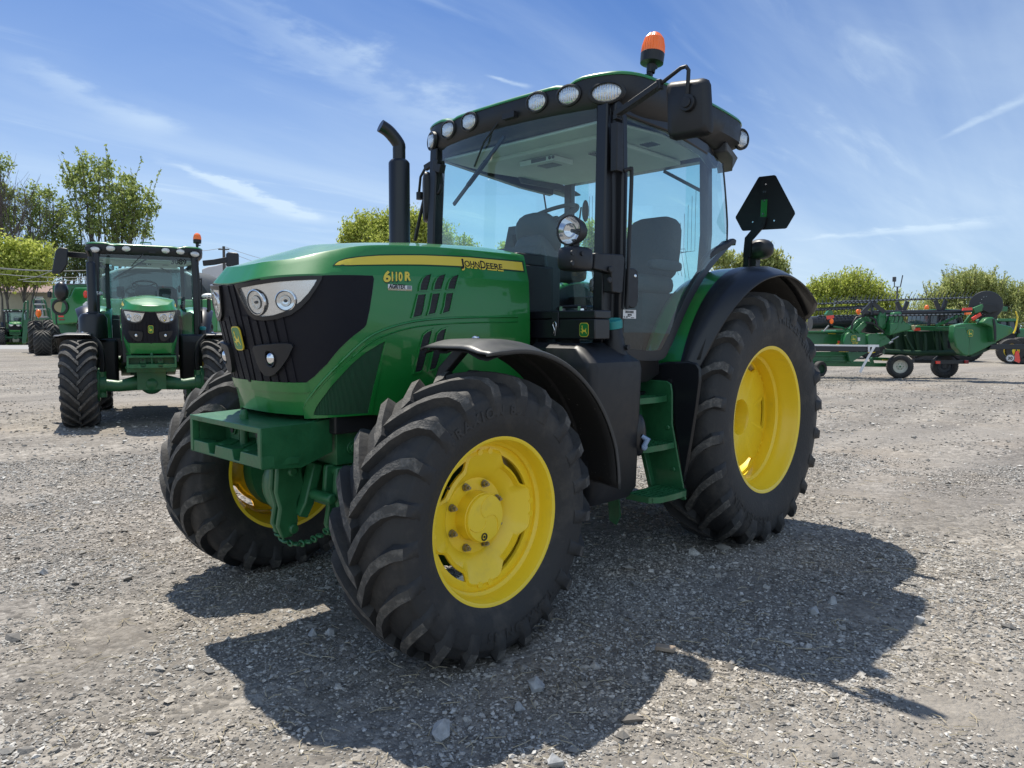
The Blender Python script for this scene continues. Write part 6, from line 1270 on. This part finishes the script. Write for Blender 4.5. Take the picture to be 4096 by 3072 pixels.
ree = hpart(H1, 'reel', RB, seq(lambda mb: reel_bar(mb, (350, 388), (1765, 345), 22.3, 36, 24, 62), lambda mb: reel_bar(mb, (180, 408), (760, 392), 23.2, 16, 10, 55), HT_([(620, 502), (1640, 490)], 22.5, .085, 14), lambda mb: reel_bar(mb, (860, 524), (1610, 512), 22.2, 19, -20, -80), lambda mb: reel_bar(mb, (180, 528), (860, 520), 23.0, 16, -6, -60)), smooth=50)
for (top, bot, D) in (((712, 398), (610, 505), 22.4), ((712, 398), (835, 490), 22.4), ((712, 398), (712, 520), 22.4), ((955, 388), (1000, 490), 22.6), ((1062, 385), (1020, 490), 22.6), ((1335, 372), (1382, 490), 22.5), ((1440, 372), (1400, 490), 22.5), ((1385, 490), (1360, 610), 22.6), ((1385, 490), (1420, 600), 22.6)):
    hpart(H1, 'reel_spoke', RB[0], HB_(top, bot, D, .05, .12))
dn = (Rv*-.55-Fv*.83).normalized(); c0 = deep(hz(1835, 425), 21.9)
hpart(H1, 'reel_disc', RB[0], lambda mb: mb.lathe([(-.02, .001), (-.02, .425), (0, .435), (.02, .425), (.022, .30), (.035, .10), (.035, .001)], c0, dn, 40), smooth=40)
hpart(H1, 'disc_bolt', MATS['pale_tine_clip'], lambda mb: [mb.ell(c0+dn*.03+Rv*.25*math.cos(a)*.7+Vector((0, 0, .27*math.sin(a))), (.014, .014, .014), 8, 4) for a in np.linspace(.2, 6, 14)])
hpart(H1, 'reel_arm', GRH, seq(HB_((1712, 478), (1805, 440), 21.7, .10, .18), HB_((1800, 440), (2040, 462), 21.8, .10, .14), HB_((1940, 430), (2040, 470), 21.9, .08, .10), HB_((1630, 600), (1720, 480), 21.8, .06, .10), HB_((1340, 622), (1610, 510), 22.4, .07, .09)), bevel=.012)
hpart(H1, 'reel_bracket', BLK, seq(HP([(1800, 405), (1950, 420), (1955, 480), (1870, 500), (1800, 470)], 21.65, .10), HP([(1850, 480), (1960, 490), (1940, 600), (1860, 590), (1800, 580)], 21.9, .2)), bevel=.012)
hpart(H1, 'safety_stop', RED, HB_((1700, 562), (1782, 508), 21.6, .05, .09))
hpart(H1, 'warning_lamp', [RED, ORANGE, BLK], seq(HP([(1615, 448), (1700, 444), (1704, 470), (1608, 474)], 21.5, .05, 0), HP([(1640, 494), (1690, 492), (1690, 514), (1640, 514)], 21.5, .08, 1), HP([(1600, 476), (1706, 474), (1704, 490), (1610, 494)], 21.5, .08, 2)))
hpart(H1, 'hydraulic_hose', BLK, seq(HT_([(640, 530), (560, 540), (520, 600), (505, 660)], 22.4, .03), HT_([(650, 590), (720, 600), (770, 640), (830, 690)], 22.3, .03), HT_([(690, 540), (740, 560), (760, 620)], 22.3, .04)), smooth=50)
H2 = thing_at('cutter_header', hz(400, 900), 23.5, 'green grain header with white taped black guard bar beside the rear wheel', 'header')
hpart(H2, 'trough', GRH, HP([(-200, 690), (440, 690), (500, 684), (440, 800), (300, 806), (-200, 806)], 23.4, .05)); hpart(H2, 'top_beam', GRH, HP([(-200, 678), (500, 678), (496, 694), (-200, 692)], 23.2, .30), bevel=.015)
hpart(H2, 'lower_trough', GRH, seq(HP([(-200, 878), (640, 884), (500, 980), (460, 990), (-200, 970)], 23.3, .06), HP([(-200, 905), (480, 915), (480, 930), (-200, 922)], 23.25, .05), HP([(-200, 950), (490, 962), (490, 978), (-200, 966)], 23.25, .05)), bevel=.008)
hpart(H2, 'lower_end', GRH, HP([(470, 884), (680, 884), (600, 930), (510, 985), (490, 975)], 23.1, .1), bevel=.01)
e2 = hpart(H2, 'end_panel', GRH, HP([(430, 806), (455, 712), (490, 686), (560, 690), (640, 702), (668, 735), (668, 815), (640, 830), (440, 830)], 22.6, .35), bevel=.03)
badge('emblem', e2, deep(hz(531, 752), 22.58)-H2.location, Rv, Vector((0, 0, 1)), .15, .20, .01)
hpart(H2, 'model_number', YEL_D, lambda mb: flat_text(mb, '618F', deep(hz(518, 806), 22.58), Rv, (0, 0, 1), .10, width=.18), smooth=0); hpart(H2, 'paper_note', WHITE, HP([(570, 740), (594, 740), (594, 774), (570, 774)], 22.57, .01))
hpart(H2, 'maker_decal', YEL_D, HP([(278, 698), (352, 698), (352, 706), (278, 706)], 23.36, .01)); hpart(H2, 'reflector', RED, HP([(376, 774), (430, 774), (430, 802), (376, 802)], 22.9, .03))
hpart(H2, 'snout', GRH, HP([(672, 720), (700, 705), (830, 702), (905, 778), (905, 786), (800, 835), (672, 835)], 22.5, .40), bevel=.06)
hpart(H2, 'crop_divider', GRH, HP([(888, 722), (892, 600), (926, 492), (1004, 484), (1030, 580), (1130, 636), (1128, 660), (1000, 690)], 22.2, .45), bevel=.05); hpart(H2, 'divider_face', GRH, HP([(892, 604), (975, 588), (970, 640), (890, 722)], 22.15, .06), bevel=.02); hpart(H2, 'divider_tip', MATS['sticker_beige'], HP([(1118, 626), (1140, 620), (1138, 655), (1122, 668)], 22.1, .15))
hpart(H2, 'shield', GRH, HP([(765, 600), (780, 500), (795, 470), (820, 460), (848, 462), (866, 580), (866, 640), (838, 668), (800, 660), (775, 640)], 22.4, .30), bevel=.06)
hpart(H2, 'feeder_frame', GRH, seq(HB_((500, 680), (590, 590), 22.6, .10, .22), HB_((590, 590), (640, 556), 22.6, .10, .2), HB_((560, 680), (640, 600), 22.5, .08, .16), HB_((640, 556), (700, 560), 22.6, .10, .16), HB_((440, 670), (510, 625), 22.9, .05, .05), HT_([(330, 632), (420, 645), (445, 662)], 22.9, .03)), bevel=.01)
hpart(H2, 'drive_unit', BLK, seq(HP([(640, 600), (740, 610), (820, 690), (720, 700), (650, 690)], 22.9, .3), HP([(700, 500), (770, 520), (760, 600), (690, 580)], 22.9, .2)), bevel=.02); hpart(H2, 'prop_strut', MATS['pale_tine_clip'], seq(HT_([(905, 766), (972, 730)], 22.1, .02), HT_([(880, 798), (915, 778)], 22.1, .03), HT_([(235, 680), (285, 622)], 22.7, .025)), smooth=50)
gb = hpart(H2, 'guard_bar', BLK_S, HP([(-200, 818), (740, 826), (786, 816), (790, 878), (740, 884), (-200, 872)], 22.0, .14), bevel=.02)
hpart(H2, 'white_tape', WHITE, seq(HP([(-200, 804), (690, 814), (690, 830), (-200, 820)], 21.97, .03), HP([(668, 812), (780, 812), (782, 834), (676, 836)], 21.95, .05), HP([(672, 836), (690, 836), (694, 880), (676, 888)], 21.95, .03), HP([(722, 834), (748, 832), (690, 930), (640, 1020), (605, 1092), (586, 1080), (610, 1030), (660, 940)], 21.9, .02)))
hpart(H2, 'reel', RB, seq(HP([(180, 448), (690, 418), (690, 440), (180, 466)], 23.2, .10), HT_([(100, 600), (600, 590)], 23.6, .22, 16), lambda mb: reel_bar(mb, (150, 470), (620, 452), 23.6, 14, -4, -50)), smooth=50)
hpart(H2, 'warning_lamp', [RED, ORANGE, GRH, BLK], seq(HP([(264, 526), (334, 520), (338, 548), (272, 562)], 22.5, .05, 0), lambda mb: mb.ell(deep(hz(312, 580), 22.5), (.06, .06, .085), 12, 8, 1), HP([(256, 512), (285, 474), (318, 474), (330, 516), (265, 530)], 22.6, .15, 2), lambda mb: mb.bar(deep(hz(250, 560), 22.6), deep(hz(320, 620), 22.6), .04, .05, 3)), smooth=40)
hpart(H2, 'gauge_wheel', [RUB, DKG], lambda mb: (mb.lathe([(-.09, .14), (-.10, .22), (-.07, .245), (.07, .245), (.10, .22), (.09, .14)], deep(hz(192, 1050), 22.9), (-Fv*.9+Rv*.45).normalized(), 28, 0), mb.lathe([(.085, .14), (.04, .12), (.04, .001)], deep(hz(192, 1050), 22.9), (-Fv*.9+Rv*.45).normalized(), 20, 1)), smooth=40)
# trailers
CRM = mat('cream_rim', (.62, .60, .52), .5)
TR = thing_at('header_trailer', hz(1000, 1125), 23.2, 'green transport trailer under the headers with cream rimmed wheel', 'trailer')
hpart(TR, 'frame', GRH, seq(HB_((-200, 1000), (880, 1012), 23.4, .12, .12), HB_((700, 950), (880, 955), 23.5, .10, .10), HB_((700, 950), (720, 1012), 23.4, .08, .10), HB_((-200, 972), (700, 985), 23.9, .08, .05)), bevel=.01)
hpart(TR, 'axle_beam', BLK, HB_((1120, 972), (1320, 975), 23.2, .14, .12)); hpart(TR, 'brace', BLK, HB_((1130, 940), (1230, 910), 23.2, .06, .05)); hpart(TR, 'brace', BLK, HT_([(720, 935), (812, 902)], 23.0, .03)); hpart(TR, 'yellow_decal', YEL_D, HP([(815, 960), (875, 962), (875, 972), (815, 970)], 23.3, .02))
ax = (-Fv*.93+Rv*-.36).normalized()
def tw(c, m, r=.365, w=.20):
    def fn(mb):
        mb.lathe([(-w*.85, r*.56), (-w, r*.75), (-w*.9, r*.93), (-w*.55, r), (w*.55, r), (w*.9, r*.93), (w, r*.75), (w*.85, r*.56)], c, ax, 36, 0)
        n = 40
        for k in range(n):
            a = 2*math.pi*k/n; t = Vector((0, 0, 1)); x = ax.cross(t).normalized(); y = ax.cross(x); rd = x*math.cos(a)+y*math.sin(a); tg = x*-math.sin(a)+y*math.cos(a)
            for s in (-1, 0, 1): p = c+rd*(r+.004)+ax*s*w*.42; mb.bar(p-ax*w*.16-tg*.008, p+ax*w*.16+tg*.008, .035, .014, 0, up=tuple(rd))
        mb.lathe([(w*.84, r*.57), (w*.80, r*.55), (w*.3, r*.50), (w*.25, r*.30), (w*.45, r*.18), (w*.45, .001)], c, ax, 30, 1); 
        for k in range(6): a = 2*math.pi*k/6; t = Vector((0, 0, 1)); x = ax.cross(t).normalized(); y = ax.cross(x); mb.cyl(c+ax*w*.27+(x*math.cos(a)+y*math.sin(a))*r*.23, c+ax*w*.40+(x*math.cos(a)+y*math.sin(a))*r*.23, .014, 6, 2)
        mb.lathe([(w*.46, .001), (w*.62, .03), (w*.62, .001)], c, ax, 12, 2)
    return fn
for (u, v, D, m) in ((985, 1010, 22.95, CRM), ):
    c = deep(hz(u, v), D); c.z = .36; hpart(TR, 'wheel', [RUB, m, GRH], tw(c, m), smooth=35)
c = deep(hz(1425, 1015), 23.3); c.z = .36; hpart(TR, 'wheel', [RUB, GREY, GREY], tw(c, GREY), smooth=35)
lb = hpart(TR, 'light_bar', BLK_S, HP([(1310, 964), (1668, 964), (1668, 1000), (1310, 1004)], 22.6, .08), bevel=.008); hpart(TR, 'tail_lamp', RED, HP([(1346, 974), (1386, 974), (1386, 1000), (1346, 1000)], 22.55, .04)); hpart(TR, 'tail_lamp', MATS['dark_red_lens'], HP([(1632, 966), (1664, 966), (1664, 998), (1632, 998)], 22.55, .04))
# beam with hazard triangle at the right edge
BM = thing_at('trailer_beam', hz(2100, 1000), 21.5, 'black steel beam with orange hazard triangle at the right picture edge', 'trailer')
hpart(BM, 'beam', BLK_S, HP([(1860, 806), (2700, 812), (2700, 862), (1860, 858), (1890, 830)], 21.6, .16), bevel=.015); hpart(BM, 'beam_leg', BLK, HB_((2640, 860), (2640, 1130), 21.6, .12, .12)); hpart(BM, 'sign_bracket', BLK, HB_((2138, 862), (2120, 920), 21.5, .03, .06))
hpart(BM, 'hazard_triangle', RED, HP([(2138, 875), (2160, 872), (2176, 968), (2166, 992), (2112, 968), (2106, 952)], 21.45, .02))
sg_ = hpart(BM, 'speed_disc', WHITE, lambda mb: mb.lathe([(0, .001), (0, .115), (.01, .115), (.01, .001)], deep(hz(2076, 944), 21.45), (-Fv*.8-Rv*.55).normalized(), 28), smooth=30)
nn_ = (-Fv*.8-Rv*.55).normalized(); ux_ = Vector((0, 0, 1)).cross(nn_).normalized(); c = deep(hz(2076, 944), 21.45)+nn_*.012
hpart(BM, 'speed_number', BLACK_INK, lambda mb: flat_text(mb, '30', c-Vector((0, 0, .045)), ux_, (0, 0, 1), .12, 0, .004, centre=True), smooth=0, parent=sg_); hpart(BM, 'disc_border', BLACK_INK, lambda mb: mb.lathe([(.011, .098), (.0125, .098), (.0125, .112), (.011, .112)], deep(hz(2076, 944), 21.45), nn_, 28), parent=sg_)
# machines behind the headers
M1 = thing_at('harvester', hz(1430, 900), 38, 'green harvester cab seen through the reel of the right header', 'harvester')
hpart(M1, 'roof', GRH, HP([(1245, 478), (1260, 464), (1400, 458), (1560, 462), (1598, 480), (1598, 492), (1245, 492)], 36, 2.2), bevel=.08); hpart(M1, 'cab', mat('dark_cab_glass', (.03, .05, .06), .15, coat=.6), HP([(1280, 492), (1570, 492), (1620, 612), (1270, 612)], 36.3, 2.0), bevel=.06); hpart(M1, 'cab_post', BLK, seq(HB_((1280, 492), (1272, 620), 36.2, .12, .12), HB_((1440, 492), (1450, 620), 36.2, .10, .10), HB_((1565, 492), (1600, 620), 36.2, .12, .12)))
hpart(M1, 'body', GRH, HP([(1150, 620), (1700, 620), (1750, 800), (1100, 800)], 36.8, 2.4), bevel=.06); hpart(M1, 'beacon', ORANGE, lambda mb: (mb.ell(deep(hz(1252, 450), 36.5), (.11, .11, .16), 12, 8), mb.tube([deep(hz(1252, 462), 36.5), deep(hz(1252, 480), 36.5)], .04, 6)), smooth=50)
for u in (1220, 1640): c = deep(hz(u, 800), 36.2); c.z = .75; hpart(M1, 'wheel', [RUB, YEL, GRH], tw(c, YEL, .78, .3), smooth=35)
M2 = thing_at('field_machine', hz(570, 900), 40, 'machine with an orange beacon behind the left header reel', 'machine')
hpart(M2, 'body', GRH, HP([(380, 540), (640, 520), (760, 560), (780, 800), (340, 800)], 40, 2), bevel=.06); hpart(M2, 'beacon', ORANGE, lambda mb: (mb.ell(deep(hz(577, 484), 39.8), (.13, .13, .15), 12, 8), mb.tube([deep(hz(577, 495), 39.8), deep(hz(577, 530), 39.8)], .05, 6)), smooth=50)
for u in (430, 700): c = deep(hz(u, 830), 39.6); c.z = .68; hpart(M2, 'wheel', [RUB, YEL, GRH], tw(c, YEL, .7, .25), smooth=35)
M3 = thing_at('utility_tractor', hz(2100, 820), 34, 'green tractor with a yellow wheel at the right edge behind the divider', 'tractor')
hpart(M3, 'roof', GRH, HP([(1945, 568), (1960, 554), (2150, 556), (2164, 570), (2160, 582), (1945, 582)], 34, 1.6), bevel=.06); hpart(M3, 'cab_glass', MATS['dark_cab_glass'], HP([(1975, 582), (2140, 582), (2165, 700), (1970, 700)], 34.1, 1.4)); hpart(M3, 'cab_post', BLK, seq(HB_((2060, 582), (2064, 700), 34.05, .06, .08), HB_((1975, 582), (1968, 700), 34.05, .08, .08), HB_((2140, 582), (2165, 700), 34.05, .08, .08)))
hpart(M3, 'hood', GRH, HP([(2150, 655), (2250, 650), (2400, 680), (2420, 790), (2150, 790)], 34.2, .9), bevel=.08); hpart(M3, 'chassis', BLK, HP([(1990, 700), (2300, 700), (2300, 800), (1990, 800)], 34.3, 1.2))
c = deep(hz(2085, 755), 33.6); c.z = .60; hpart(M3, 'wheel', [RUB, YEL, GRH], tw(c, YEL, .56, .22), smooth=35); c = deep(hz(2180, 740), 33.5); c.z = .60; hpart(M3, 'wheel', [RUB, BLK, GRH], tw(c, BLK, .62, .2), smooth=35)
# long low shed far behind the headers
SH = thing_at('storage_shed', hz(1150, 800), 72, 'low grey storage building far behind the reels', 'shed'); hpart(SH, 'wall', mat('grey_cladding', (.33, .30, .27), .8, noise=.06), HP([(-300, 560), (1250, 545), (1250, 700), (-300, 700)], 72, 8)); hpart(SH, 'roof', MATS['brown_shingles'], HP([(-300, 500), (1200, 488), (1290, 548), (-300, 562)], 71.6, 9))
